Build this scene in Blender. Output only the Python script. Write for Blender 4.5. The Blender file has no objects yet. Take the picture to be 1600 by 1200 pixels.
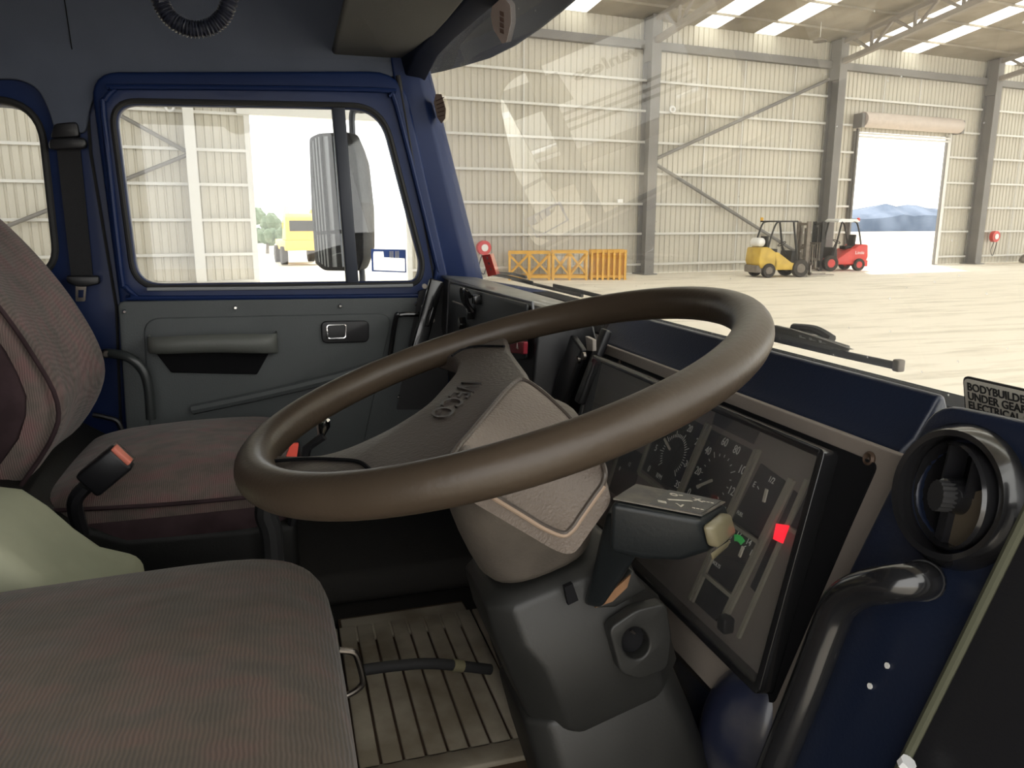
import bpy, bmesh, math, random
from mathutils import Vector as V, Matrix
random.seed(7)
S = bpy.context.scene
C = S.collection
# ------------------------------------------------------------------ camera, world, sun, exposure
EYE = V((0, 0, 2.05)); PITCH = math.atan(252/1200); YAW = math.radians(16.5)
FW = V((math.sin(YAW)*math.cos(PITCH), math.cos(YAW)*math.cos(PITCH), -math.sin(PITCH)))
RT = V((math.cos(YAW), -math.sin(YAW), 0)); UP = RT.cross(FW)
cd = bpy.data.cameras.new('camera'); cam = bpy.data.objects.new('camera', cd); C.objects.link(cam)
cd.sensor_width = 36; cd.lens = 27; cd.clip_start = .02; cd.clip_end = 600
M3 = Matrix((RT, UP, -FW)).transposed(); cam.matrix_world = Matrix.Translation(EYE) @ M3.to_4x4()
S.camera = cam
w = bpy.data.worlds.new('sky'); S.world = w; w.use_nodes = True
wn = w.node_tree; bg = wn.nodes['Background']
bg.inputs[0].default_value = (1, .985, .955, 1); bg.inputs[1].default_value = 2.3
sd = bpy.data.lights.new('sun', 'SUN'); sd.energy = 3.5; sd.angle = .01; sd.color = (1, .95, .86)
so = bpy.data.objects.new('sun', sd); C.objects.link(so)
so.rotation_euler = V((-.35, -.62, -.8)).to_track_quat('-Z', 'Y').to_euler()
S.view_settings.view_transform = 'Standard'; S.view_settings.look = 'None'
S.view_settings.exposure = 0.60; S.view_settings.gamma = 1
S.render.film_transparent = False
S.cycles.max_bounces = 10; S.cycles.transparent_max_bounces = 16; S.cycles.diffuse_bounces = 5
S.cycles.use_denoising = True; S.cycles.caustics_reflective = False; S.cycles.caustics_refractive = False

# ------------------------------------------------------------------ measuring helpers: sight line meets a real plane
def ray(px, py): return FW*1200 + RT*(px-800) - UP*(py-600)
def X(px, py, x): r = ray(px, py); return EYE + r*(x/r.x)
def Y(px, py, y): r = ray(px, py); return EYE + r*(y/r.y)
def Z(px, py, z): r = ray(px, py); return EYE + r*((z-2.05)/r.z)
def PLN(px, py, o, n): r = ray(px, py); return EYE + r*((o-EYE).dot(n)/r.dot(n))

# ------------------------------------------------------------------ materials
def mat(name, col, rough=.6, metal=0, spec=.5, coat=0, bump=0, bscale=200, var=0, vscale=6, col2=None, emit=None, est=1, trans=0):
    m = bpy.data.materials.new(name); m.use_nodes = True; t = m.node_tree; p = t.nodes['Principled BSDF']
    p.inputs['Base Color'].default_value = (*col, 1); p.inputs['Roughness'].default_value = rough
    p.inputs['Metallic'].default_value = metal; p.inputs['Specular IOR Level'].default_value = spec
    p.inputs['Coat Weight'].default_value = coat; p.inputs['Coat Roughness'].default_value = .08
    tc = t.nodes.new('ShaderNodeTexCoord')
    if var or col2:
        n = t.nodes.new('ShaderNodeTexNoise'); n.inputs['Scale'].default_value = vscale; n.inputs['Detail'].default_value = 6
        r = t.nodes.new('ShaderNodeValToRGB'); c2 = col2 or tuple(c*(1-var) for c in col)
        r.color_ramp.elements[0].position = .38; r.color_ramp.elements[1].position = .62
        r.color_ramp.elements[0].color = (*c2, 1); r.color_ramp.elements[1].color = (*col, 1)
        t.links.new(tc.outputs['Object'], n.inputs['Vector']); t.links.new(n.outputs['Fac'], r.inputs[0]); t.links.new(r.outputs[0], p.inputs['Base Color'])
    if bump:
        n = t.nodes.new('ShaderNodeTexNoise'); n.inputs['Scale'].default_value = bscale; n.inputs['Detail'].default_value = 3
        b = t.nodes.new('ShaderNodeBump'); b.inputs['Strength'].default_value = bump; b.inputs['Distance'].default_value = .002
        t.links.new(tc.outputs['Object'], n.inputs['Vector']); t.links.new(n.outputs['Fac'], b.inputs['Height']); t.links.new(b.outputs[0], p.inputs['Normal'])
    if emit:
        p.inputs['Emission Color'].default_value = (*emit, 1); p.inputs['Emission Strength'].default_value = est
    return m

def glass_mat(name, haze=0, tint=(1, 1, 1), ior=1.5, dust=0, sheet=False):
    m = bpy.data.materials.new(name); m.use_nodes = True; t = m.node_tree; N = t.nodes; L = t.links
    N.remove(N['Principled BSDF']); out = N['Material Output']
    tr = N.new('ShaderNodeBsdfTransparent'); tr.inputs[0].default_value = (*tint, 1)
    gl = N.new('ShaderNodeBsdfGlossy'); gl.inputs['Roughness'].default_value = .0
    fr = N.new('ShaderNodeFresnel'); ge = N.new('ShaderNodeNewGeometry'); io = N.new('ShaderNodeMapRange')
    io.inputs[3].default_value = ior; io.inputs[4].default_value = 1/ior; L.new(ge.outputs['Backfacing'], io.inputs[0]); L.new(io.outputs[0], fr.inputs[0])
    fo = fr.outputs[0]
    if sheet:     # one face stands for the two faces of the pane: 2F/(1+F)
        m1 = N.new('ShaderNodeMath'); m1.operation = 'MULTIPLY'; m1.inputs[1].default_value = 2; L.new(fo, m1.inputs[0])
        m2_ = N.new('ShaderNodeMath'); m2_.operation = 'ADD'; m2_.inputs[1].default_value = 1; L.new(fo, m2_.inputs[0])
        m3 = N.new('ShaderNodeMath'); m3.operation = 'DIVIDE'; L.new(m1.outputs[0], m3.inputs[0]); L.new(m2_.outputs[0], m3.inputs[1]); fo = m3.outputs[0]
    mx = N.new('ShaderNodeMixShader'); L.new(fo, mx.inputs[0]); L.new(tr.outputs[0], mx.inputs[1]); L.new(gl.outputs[0], mx.inputs[2])
    last = mx
    if haze or dust:
        df = N.new('ShaderNodeBsdfTranslucent'); df.inputs[0].default_value = (.9, .9, .88, 1)
        d2 = N.new('ShaderNodeBsdfDiffuse'); d2.inputs[0].default_value = (.85, .85, .82, 1)
        md = N.new('ShaderNodeMixShader'); md.inputs[0].default_value = .5; L.new(df.outputs[0], md.inputs[1]); L.new(d2.outputs[0], md.inputs[2])
        m2 = N.new('ShaderNodeMixShader'); L.new(mx.outputs[0], m2.inputs[1]); L.new(md.outputs[0], m2.inputs[2])
        tc = N.new('ShaderNodeTexCoord'); vo = N.new('ShaderNodeTexVoronoi'); vo.inputs['Scale'].default_value = 60
        L.new(tc.outputs['Object'], vo.inputs['Vector'])
        sp = N.new('ShaderNodeMapRange'); sp.inputs[1].default_value = .03; sp.inputs[2].default_value = .07; sp.inputs[3].default_value = dust; sp.inputs[4].default_value = 0
        L.new(vo.outputs['Distance'], sp.inputs[0])
        no = N.new('ShaderNodeTexNoise'); no.inputs['Scale'].default_value = 5; no.inputs['Detail'].default_value = 5; L.new(tc.outputs['Object'], no.inputs['Vector'])
        mr = N.new('ShaderNodeMapRange'); mr.inputs[1].default_value = .35; mr.inputs[2].default_value = .75; mr.inputs[3].default_value = haze*.5; mr.inputs[4].default_value = haze*1.7
        L.new(no.outputs['Fac'], mr.inputs[0])
        ad = N.new('ShaderNodeMath'); ad.operation = 'ADD'; L.new(sp.outputs[0], ad.inputs[0]); L.new(mr.outputs[0], ad.inputs[1]); L.new(ad.outputs[0], m2.inputs[0])
        last = m2
    L.new(last.outputs[0], out.inputs['Surface'])
    return m

def fabric_mat(name, a, b, c):
    m = mat(name, a, .95, spec=.15); t = m.node_tree; N = t.nodes; L = t.links; p = N['Principled BSDF']
    tc = N.new('ShaderNodeTexCoord')
    mp = N.new('ShaderNodeMapping'); mp.inputs['Scale'].default_value = (1, 1.6, 1); L.new(tc.outputs['Object'], mp.inputs[0])
    n1 = N.new('ShaderNodeTexNoise'); n1.inputs['Scale'].default_value = 22; n1.inputs['Detail'].default_value = 3; L.new(mp.outputs[0], n1.inputs['Vector'])
    r = N.new('ShaderNodeValToRGB'); e = r.color_ramp.elements
    e[0].position = .36; e[0].color = (*c, 1); e[1].position = .64; e[1].color = (*b, 1); k = e.new(.5); k.color = (*a, 1)
    L.new(n1.outputs['Fac'], r.inputs[0])
    n2 = N.new('ShaderNodeTexNoise'); n2.inputs['Scale'].default_value = 4; n2.inputs['Detail'].default_value = 4; L.new(tc.outputs['Object'], n2.inputs['Vector'])
    mr = N.new('ShaderNodeMapRange'); mr.inputs[1].default_value = .3; mr.inputs[2].default_value = .7; mr.inputs[3].default_value = .72; mr.inputs[4].default_value = 1.1; L.new(n2.outputs['Fac'], mr.inputs[0])
    wv = N.new('ShaderNodeTexWave'); wv.inputs['Scale'].default_value = 95; wv.inputs['Distortion'].default_value = 3; wv.inputs['Detail'].default_value = 1; wv.inputs['Detail Scale'].default_value = .6
    L.new(tc.outputs['Object'], wv.inputs['Vector'])
    wm = N.new('ShaderNodeMapRange'); wm.inputs[3].default_value = .82; wm.inputs[4].default_value = 1.18; L.new(wv.outputs['Fac'], wm.inputs[0])
    mu = N.new('ShaderNodeMath'); mu.operation = 'MULTIPLY'; L.new(mr.outputs[0], mu.inputs[0]); L.new(wm.outputs[0], mu.inputs[1])
    vm = N.new('ShaderNodeVectorMath'); vm.operation = 'SCALE'; L.new(r.outputs[0], vm.inputs[0]); L.new(mu.outputs[0], vm.inputs['Scale'])
    L.new(vm.outputs[0], p.inputs['Base Color'])
    bu = N.new('ShaderNodeBump'); bu.inputs['Strength'].default_value = .35; bu.inputs['Distance'].default_value = .0015; L.new(wv.outputs['Fac'], bu.inputs['Height'])
    n3 = N.new('ShaderNodeTexNoise'); n3.inputs['Scale'].default_value = 9; L.new(tc.outputs['Object'], n3.inputs['Vector'])
    b2 = N.new('ShaderNodeBump'); b2.inputs['Strength'].default_value = .5; b2.inputs['Distance'].default_value = .02; L.new(n3.outputs['Fac'], b2.inputs['Height']); L.new(bu.outputs[0], b2.inputs['Normal'])
    L.new(b2.outputs[0], p.inputs['Normal'])
    p.inputs['Sheen Weight'].default_value = .15
    return m

blue = mat('blue_paint', (.009, .022, .085), .45, coat=.05, spec=.22, var=.15, vscale=3)
navy = mat('navy_plastic', (.009, .014, .032), .38, coat=.1, bump=.15, bscale=300)
black = mat('black_plastic', (.011, .011, .013), .42, bump=.1, bscale=400)
gloss = mat('gloss_black', (.012, .012, .013), .2, coat=.5)
rubber = mat('black_rubber', (.014, .014, .015), .7)
dark = mat('dark_lining', (.010, .010, .011), .9, spec=.08)
liner = mat('headliner', (.10, .115, .155), .95, spec=.1, bump=.3, bscale=500, var=.1)
visorm = mat('visor_vinyl', (.085, .085, .082), .8, bump=.15, bscale=250)
panelm = mat('door_vinyl', (.075, .083, .085), .6, bump=.25, bscale=260, var=.1)
greyp = mat('grey_plastic', (.018, .018, .0165), .5, bump=.08, bscale=350, var=.2, vscale=10)
leather = mat('wheel_leather', (.052, .038, .026), .38, spec=.35, bump=.12, bscale=220, var=.15, vscale=12)
padm = mat('pad_vinyl', (.135, .108, .088), .5, bump=.55, bscale=420, var=.12, vscale=14)
spokem = mat('spoke_vinyl', (.062, .05, .042), .42, bump=.3, bscale=300)
shroud = mat('worn_shroud', (.115, .098, .08), .6, bump=.3, bscale=350, col2=(.08, .068, .056), vscale=18)
worn = mat('worn_brown_edge', (.24, .125, .06), .6, var=.3, vscale=40)
stalkm = mat('stalk_plastic', (.009, .011, .012), .42, spec=.35, bump=.1, bscale=300)
stalktop = mat('stalk_dusty_top', (.12, .105, .085), .6, col2=(.06, .055, .048), vscale=60)
ivory = mat('ivory_print', (.5, .46, .38), .6)
amber = mat('smoky_button', (.16, .14, .085), .35)
fabric = fabric_mat('seat_fabric', (.120, .092, .070), (.102, .083, .063), (.140, .092, .072))
fabric2 = fabric_mat('seat_fabric_far', (.15, .112, .10), (.118, .098, .085), (.175, .105, .10))
sidef = mat('seat_side_fabric', (.05, .032, .035), .95, spec=.1, var=.3, vscale=20)
pale = mat('pale_shell', (.36, .365, .265), .75, spec=.08, bump=.1, bscale=120, col2=(.28, .29, .21), vscale=5)
matm = mat('floor_mat_rubber', (.46, .41, .32), .7, bump=.5, bscale=60, col2=(.28, .235, .17), vscale=9)
rust = mat('mat_groove_dirt', (.12, .08, .05), .9)
carpet = mat('floor_carpet', (.02, .018, .016), .95, bump=.5, bscale=90)
bezelm = mat('bezel_brown_grey', (.20, .17, .145), .55, bump=.15, bscale=300)
sepm = mat('dial_divider', (.26, .24, .19), .6)
blankm = mat('dial_blank', (.17, .145, .125), .6)
dialm = mat('dial_face', (.013, .014, .017), .6)
white = mat('white_print', (.75, .74, .7), .6)
needle = mat('needle_print', (.62, .58, .48), .6)
redlamp = mat('red_warning_lamp', (.8, .02, .03), .4, emit=(1, .01, .03), est=.9)
redp = mat('red_print', (.5, .05, .05), .5)
greenp = mat('green_print_glow', (.04, .45, .1), .5, emit=(.02, .5, .08), est=.15)  # printed band brightened by a faint glow of its own, no lamp behind it
chrome = mat('chrome', (.7, .7, .7), .15, metal=1)
steel = mat('scratched_steel', (.28, .25, .22), .35, metal=1)
redplastic = mat('red_plastic', (.75, .07, .04), .45)
salmon = mat('buckle_red', (.75, .22, .15), .5)
clear = glass_mat('side_glass', haze=.012, tint=(.95, .97, .97))
screen = glass_mat('windscreen_glass', haze=.035, tint=(.94, .95, .92), ior=1.5, dust=.55, sheet=True)
lensm = glass_mat('instrument_lens', haze=.05, tint=(.95, .95, .95))
mirrorm = mat('mirror', (.75, .77, .78), .02, metal=1)
clad = mat('hangar_cladding', (.58, .545, .47), .5, col2=(.53, .50, .43), vscale=.25)
girtm = mat('galvanised_girt', (.66, .65, .62), .45)
colm = mat('column_steel', (.21, .20, .19), .6, var=.12, vscale=1.5)
trussm = mat('truss_steel', (.30, .27, .24), .6)
roofm = mat('roof_sheet', (.37, .33, .27), .7, col2=(.26, .23, .185), vscale=.7)
yellowm = mat('yellow_steel', (.75, .42, .06), .5, var=.15, vscale=3)
ylw = mat('forklift_yellow', (.62, .42, .07), .45, var=.2, vscale=4)
redf = mat('forklift_red', (.65, .06, .05), .4, var=.15, vscale=4)
tyre = mat('tyre', (.05, .045, .04), .9, var=.3, vscale=8)
greyst = mat('dusty_grey_steel', (.22, .19, .16), .7, var=.3, vscale=6)
blk = mat('forklift_black', (.03, .028, .026), .6)
whitep = mat('white_paint', (.8, .8, .8), .4)
paper = mat('paper_white', (.72, .7, .64), .7)
redst = mat('red_sticker', (.85, .06, .03), .5)
bluest = mat('blue_sticker', (.02, .08, .35), .5)
bush = mat('bush_leaf', (.16, .2, .13), .9, col2=(.09, .13, .07), vscale=2)
grnd = mat('outside_gravel', (.62, .57, .48), .95, var=.2, vscale=.3)

def translucent(name, col):
    m = bpy.data.materials.new(name); m.use_nodes = True; t = m.node_tree
    t.nodes.remove(t.nodes['Principled BSDF']); b = t.nodes.new('ShaderNodeBsdfTranslucent'); b.inputs[0].default_value = (*col, 1)
    t.links.new(b.outputs[0], t.nodes['Material Output'].inputs[0]); return m
sky_sheet = translucent('skylight_sheet', (.95, .95, .92))

def concrete():
    m = mat('hangar_floor', (.62, .57, .48), .75, spec=.3); t = m.node_tree; N = t.nodes; L = t.links; p = N['Principled BSDF']
    tc = N.new('ShaderNodeTexCoord'); mp = N.new('ShaderNodeMapping'); mp.inputs['Scale'].default_value = (.22, 1.3, 1); mp.inputs['Rotation'].default_value = (0, 0, .12); L.new(tc.outputs['Object'], mp.inputs[0])
    n = N.new('ShaderNodeTexNoise'); n.inputs['Scale'].default_value = 1.6; n.inputs['Detail'].default_value = 8; n.inputs['Roughness'].default_value = .65; L.new(mp.outputs[0], n.inputs['Vector'])
    r = N.new('ShaderNodeValToRGB'); e = r.color_ramp.elements; e[0].position = .3; e[0].color = (.60, .55, .46, 1); e[1].position = .5; e[1].color = (.86, .80, .70, 1)
    L.new(n.outputs['Fac'], r.inputs[0]); L.new(r.outputs[0], p.inputs['Base Color']); return m
floorm = concrete()

# ------------------------------------------------------------------ object helpers
def finish(name, me, m, parent=None, smooth=True, bevel=0, subs=0, ang=35, seg=2, solid=0):
    bm = bmesh.new(); bm.from_mesh(me)
    bmesh.ops.remove_doubles(bm, verts=bm.verts, dist=1e-6)
    if len(bm.faces): bmesh.ops.recalc_face_normals(bm, faces=bm.faces)
    for f in bm.faces: f.smooth = smooth
    if smooth and not subs:
        for e in bm.edges:
            if len(e.link_faces) == 2 and e.calc_face_angle(0) > math.radians(ang): e.smooth = False
    bm.to_mesh(me); bm.free()
    me.materials.clear(); me.materials.append(m)
    o = bpy.data.objects.new(name, me); C.objects.link(o)
    if solid:
        k = o.modifiers.new('solid', 'SOLIDIFY'); k.thickness = solid; k.offset = 0
    if bevel:
        k = o.modifiers.new('bevel', 'BEVEL'); k.width = bevel; k.segments = seg; k.limit_method = 'ANGLE'; k.angle_limit = .6
        k.harden_normals = False
        for e in me.edges: e.use_edge_sharp = False
    if subs:
        k = o.modifiers.new('sub', 'SUBSURF'); k.levels = subs; k.render_levels = subs
    if parent is not None:
        o.parent = parent
        if not parent.get('_local'): o.matrix_parent_inverse = parent.matrix_basis.inverted()
    return o
def mesh(name, vs, fs, m, parent=None, **k):
    me = bpy.data.meshes.new(name); me.from_pydata([tuple(v) for v in vs], [], fs); return finish(name, me, m, parent, **k)
class G:
    """gathers shapes that form ONE part"""
    def __init__(s): s.v = []; s.f = []
    def add(s, vs, fs):
        b = len(s.v); s.v += [V(v) for v in vs]; s.f += [[i+b for i in f] for f in fs]; return s
    def box(s, c, d, R=None):
        c = V(c); d = V(d)*.5; vs = []
        for i in (-1, 1):
            for j in (-1, 1):
                for k in (-1, 1):
                    p = V((i*d.x, j*d.y, k*d.z)); vs.append(c + (R @ p if R else p))
        return s.add(vs, [(0, 1, 3, 2), (4, 6, 7, 5), (0, 4, 5, 1), (2, 3, 7, 6), (0, 2, 6, 4), (1, 5, 7, 3)])
    def bar(s, a, b, wd, ht, up=V((0, 0, 1))):
        a = V(a); b = V(b); d = (b-a).normalized(); sd_ = d.cross(up)
        if sd_.length < .01: sd_ = d.cross(V((1, 0, 0)))
        sd_.normalize(); u = sd_.cross(d); vs = []
        for p in (a, b):
            for i, j in ((-1, -1), (1, -1), (1, 1), (-1, 1)): vs.append(p + sd_*(i*wd/2) + u*(j*ht/2))
        return s.add(vs, [(0, 1, 2, 3), (7, 6, 5, 4), (0, 4, 5, 1), (1, 5, 6, 2), (2, 6, 7, 3), (3, 7, 4, 0)])
    def prism(s, pts, vec):
        n = len(pts); pts = [V(p) for p in pts]; vec = V(vec)
        return s.add(pts + [p+vec for p in pts], [list(range(n)), list(range(2*n-1, n-1, -1))] + [(i, (i+1) % n, (i+1) % n+n, i+n) for i in range(n)])
    def loft(s, rings, cap=True):
        n = len(rings[0]); vs = [p for r in rings for p in r]; fs = []
        for k in range(len(rings)-1):
            for i in range(n): j = (i+1) % n; fs.append((k*n+i, k*n+j, (k+1)*n+j, (k+1)*n+i))
        if cap: fs.append(list(range(n))); fs.append(list(range(len(rings)*n-1, (len(rings)-1)*n-1, -1)))
        return s.add(vs, fs)
    def tube(s, path, r, n=12, closed=False, cap=True):
        path = [V(p) for p in path]; m = len(path); rr = r if isinstance(r, (list, tuple)) else [r]*m
        rings = []; prev = None
        for i, p in enumerate(path):
            if closed: d = path[(i+1) % m]-path[i-1]
            else: d = path[min(i+1, m-1)]-path[max(i-1, 0)]
            d.normalize()
            if prev is None: u = d.orthogonal().normalized()
            else: u = (prev - d*prev.dot(d)).normalized()
            prev = u; q = d.cross(u)
            rings.append([p + (u*math.cos(2*math.pi*k/n)+q*math.sin(2*math.pi*k/n))*rr[i] for k in range(n)])
        if closed: rings.append(rings[0]); cap = False
        return s.loft(rings, cap)
    def disc(s, c, ax, r, h, n=24, r2=None):
        c = V(c); ax = V(ax).normalized(); u = ax.orthogonal().normalized(); q = ax.cross(u); r2 = r if r2 is None else r2
        ring = lambda o, rad: [o + (u*math.cos(2*math.pi*k/n)+q*math.sin(2*math.pi*k/n))*rad for k in range(n)]
        return s.loft([ring(c, r), ring(c+ax*h, r2)])
    def lathe(s, c, ax, prof, n=32):
        c = V(c); ax = V(ax).normalized(); u = ax.orthogonal().normalized(); q = ax.cross(u)
        return s.loft([[c+ax*h + (u*math.cos(2*math.pi*k/n)+q*math.sin(2*math.pi*k/n))*max(r, 1e-4) for k in range(n)] for r, h in prof], False)
    def mk(s, name, m, parent=None, **k): return mesh(name, s.v, s.f, m, parent, **k)

def curve(pts, n=8, closed=False):
    pts = [V(p) for p in pts]; out = []; m = len(pts)
    for i in range(m if closed else m-1):
        g = (lambda j: pts[j % m]) if closed else (lambda j: pts[max(0, min(m-1, j))])
        a, b, c, d = g(i-1), g(i), g(i+1), g(i+2)
        for k in range(n):
            t = k/n; out.append(.5*((2*b)+(c-a)*t+(2*a-5*b+4*c-d)*t*t+(3*b-a-3*c+d)*t**3))
    if not closed: out.append(pts[-1])
    return out
def rnd(pts, r, n=5):
    """round the corners of a closed polygon"""
    pts = [V(p) for p in pts]; out = []; m = len(pts)
    for i, p in enumerate(pts):
        rr = r[i] if isinstance(r, (list, tuple)) else r
        a = pts[i-1]-p; b = pts[(i+1) % m]-p; q = min(rr, a.length*.49, b.length*.49)
        if q <= 0: out.append(p); continue
        A = p+a.normalized()*q; B = p+b.normalized()*q
        for k in range(n+1): t = k/n; out.append(A*(1-t)**2+p*2*t*(1-t)+B*t*t)
    return out
def plate(name, outer, holes, m, parent=None, out_vec=(0, 1, 0), thick=.02, bevel=0):
    """flat sheet with openings, points in space all on one plane; out_vec = plane normal, sheet lies between plane and plane+out_vec*thick"""
    n = V(out_vec).normalized(); o = V(outer[0]); ax = n.orthogonal().normalized(); ay = n.cross(ax)
    cu = bpy.data.curves.new(name, 'CURVE'); cu.dimensions = '2D'; cu.fill_mode = 'BOTH'; cu.extrude = max(thick/2-bevel, 0); cu.bevel_depth = bevel; cu.bevel_resolution = 2
    for loop in [outer]+list(holes):
        sp = cu.splines.new('POLY'); sp.points.add(len(loop)-1); sp.use_cyclic_u = True
        for q, p in zip(sp.points, loop): d = V(p)-o; q.co = (d.dot(ax), d.dot(ay), 0, 1)
    to = bpy.data.objects.new('t', cu); C.objects.link(to); dg = bpy.context.evaluated_depsgraph_get(); dg.update()
    me = bpy.data.meshes.new_from_object(to.evaluated_get(dg)); me.name = name
    bpy.data.objects.remove(to); bpy.data.curves.remove(cu)
    Mx = Matrix((ax, ay, n)).transposed().to_4x4(); Mx.translation = o + n*(thick/2); me.transform(Mx)
    return finish(name, me, m, parent)
def text(name, s, size, origin, right, up, m, parent=None, ext=.0004, align='CENTER', sx=1, bold=0, fit=0):
    cu = bpy.data.curves.new(name, 'FONT'); cu.offset = bold; cu.body = s; cu.size = size; cu.extrude = ext; cu.align_x = align; cu.align_y = 'CENTER'; cu.resolution_u = 3
    to = bpy.data.objects.new('t', cu); C.objects.link(to); dg = bpy.context.evaluated_depsgraph_get(); dg.update()
    me = bpy.data.meshes.new_from_object(to.evaluated_get(dg)); me.name = name; bpy.data.objects.remove(to); bpy.data.curves.remove(cu)
    if fit: xs_ = [v.co.x for v in me.vertices]; sx = fit/(max(xs_)-min(xs_))
    r = V(right).normalized(); u = V(up); u.normalize(); n = r.cross(u).normalized()
    Mx = Matrix((r*sx, u, n)).transposed().to_4x4(); Mx.translation = V(origin); me.transform(Mx)
    me.materials.clear(); me.materials.append(m); o = bpy.data.objects.new(name, me); C.objects.link(o)
    if parent is not None:
        o.parent = parent
        if not parent.get('_local'): o.matrix_parent_inverse = parent.matrix_basis.inverted()
    return o
def thing(name, label, cat, loc=(0, 0, 0), rz=0, group=None, local=False):
    o = bpy.data.objects.new(name, None); o.empty_display_size = .1; C.objects.link(o); o.location = loc; o.rotation_euler = (0, 0, rz)
    o['label'] = label; o['category'] = cat
    if group: o['group'] = group
    if local: o['_local'] = 1
    o.matrix_basis = Matrix.Translation(V(loc)) @ Matrix.Rotation(rz, 4, 'Z')
    return o
def tag(o, label, cat, group=None):
    o['label'] = label; o['category'] = cat
    if group: o['group'] = group
    return o
def st(o, label=None):
    o['kind'] = 'structure'
    if label: o['label'] = label
    return o
def sroot(name, loc=(0, 0, 0)):
    o = bpy.data.objects.new(name, None); C.objects.link(o); o.location = loc; o.matrix_basis = Matrix.Translation(V(loc)); o['kind'] = 'structure'; return o
def YP(pts, y): return [Y(a, b, y) for a, b in pts]

# ================================================================== THE HANGAR
HA = V((1, .1297, 0)).normalized(); HN = V((HA.y, -HA.x, 0)); HO = V((14.0, 28.95, 0))
def Hw(s, z, off=0): return HO + HA*s + HN*off + V((0, 0, z))      # along the wall, height, distance towards the truck
SL = .155                                                          # roof pitch
# cladding: trapezoid ribbed sheet, one mesh, with the two doorways left open
def cladding(s0, s1, z0, z1, g, pitch=.25):
    n = int(round((s1-s0)/pitch)); pr = []
    for i in range(n):
        a = s0+(s1-s0)*i/n; d = (s1-s0)/n
        pr += [(a, 0), (a+d*.62, 0), (a+d*.72, .04), (a+d*.9, .04)]
    pr.append((s1, 0))
    vs = [Hw(s, z0, -.12-o) for s, o in pr]+[Hw(s, z1, -.12-o) for s, o in pr]; m = len(pr)
    g.add(vs, [(i, i+1, m+i+1, m+i) for i in range(m-1)])
g = G()
DL = (-14.95, -9.7, 5.55); DR = (11.3, 17.35, 6.1)
cladding(-34, DL[0], 0, 9.9, g); cladding(DL[0], DL[1], DL[2], 9.9, g); cladding(DL[1], DR[0], 0, 9.9, g)
cladding(DR[0], DR[1], DR[2], 9.9, g); cladding(DR[1], 60, 0, 9.9, g)
st(g.mk('wall_back', clad, smooth=False), 'ribbed cream metal cladding of the hangar wall')
# floor
st(mesh('floor', [Hw(-60, 0, -.1), Hw(80, 0, -.1), Hw(80, 0, 60), Hw(-60, 0, 60)], [(0, 1, 2, 3)], floorm), 'dusty concrete floor of the hangar')
g = G(); g.add([Hw(-200, -.03, -.1), Hw(300, -.03, -.1), Hw(300, -.03, -260), Hw(-200, -.03, -260)], [(0, 3, 2, 1)])
st(g.mk('floor_yard', grnd), 'sunlit gravel yard outside the hangar')
# roof with skylight strips left between the sheets
strips = [(-3.7, -2.6), (2.3, 3.4), (5.3, 6.4), (11.2, 12.3), (13.8, 14.9), (20.3, 21.6), (24, 25.2), (29, 30.2), (-12.5, -11.4), (-8, -6.9)]
strips.sort(); edges = [-40] + [e for p in strips for e in p] + [44]
g = G(); g2 = []
D0, D1 = -.4, 32
rz = lambda off: 9.72 + SL*min(off, 23) - SL*max(off-23, 0)
def rquad(a, b, gg, th=.04):
    for o0, o1 in ((D0, 23), (23, D1)):
        q = [Hw(a, rz(o0), o0), Hw(b, rz(o0), o0), Hw(b, rz(o1), o1), Hw(a, rz(o1), o1)]
        gg.prism(q, (0, 0, th))
for i in range(0, len(edges), 2): rquad(edges[i], edges[i+1], g)
st(g.mk('ceiling', roofm, smooth=False), 'dusty underside of the hangar roof sheets')
for k, (a, b) in enumerate(strips):
    q = G(); rquad(a, b, q, .02); st(q.mk('skylight', sky_sheet, smooth=False), 'translucent skylight strip in the hangar roof')
g = G()
for off in [1.2+1.9*i for i in range(18)]:
    z = rz(off)-.05; g.bar(Hw(-34, z, off), Hw(50, z, off), .05, .09)
st(g.mk('roof_purlins', roofm, smooth=False), 'steel purlins under the hangar roof')
# eave band, girts
g = G(); g.bar(Hw(-34, 8.75, .05), Hw(60, 8.75, .05), .25, .3); st(g.mk('eave_beam', colm, smooth=False), 'grey eave beam along the hangar wall')
def girt(s0, s1, z):
    g = G(); g.box((0, 0, 0), (s1-s0, .16, .035)); 
    R = Matrix((HA, HN, V((0, 0, 1)))).transposed()
    g = G(); c = Hw((s0+s1)/2, z, -.01); g.box(c, (s1-s0, .17, .02), R); g.box(c+HN*.08+V((0, 0, -.035)), (s1-s0, .012, .09), R)
    st(g.mk('wall_girt', girtm, smooth=False), 'galvanised girt along the hangar wall')
cols = [-26, -16.68, 0.05, 9.6, 19.7, 30, 41, 52]
GZ = [.42, 1.65, 2.82, 4.0, 5.2, 6.37, 7.5]; GL = [.2, 1.08, 2.17, 3.27, 4.33, 5.45, 6.6, 7.7]
for z in GL: girt(-34, DL[0], z)
for z in GL[6:]: girt(DL[0], DL[1], z)
for z in GZ: girt(DL[1], 9.4, z)
for z in GZ:
    if z < 6.2: girt(9.8, DR[0]-.1, z); girt(DR[1]+.15, 19.5, z)
    else: girt(9.8, 19.5, z)
    girt(19.9, 60, z)
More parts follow.
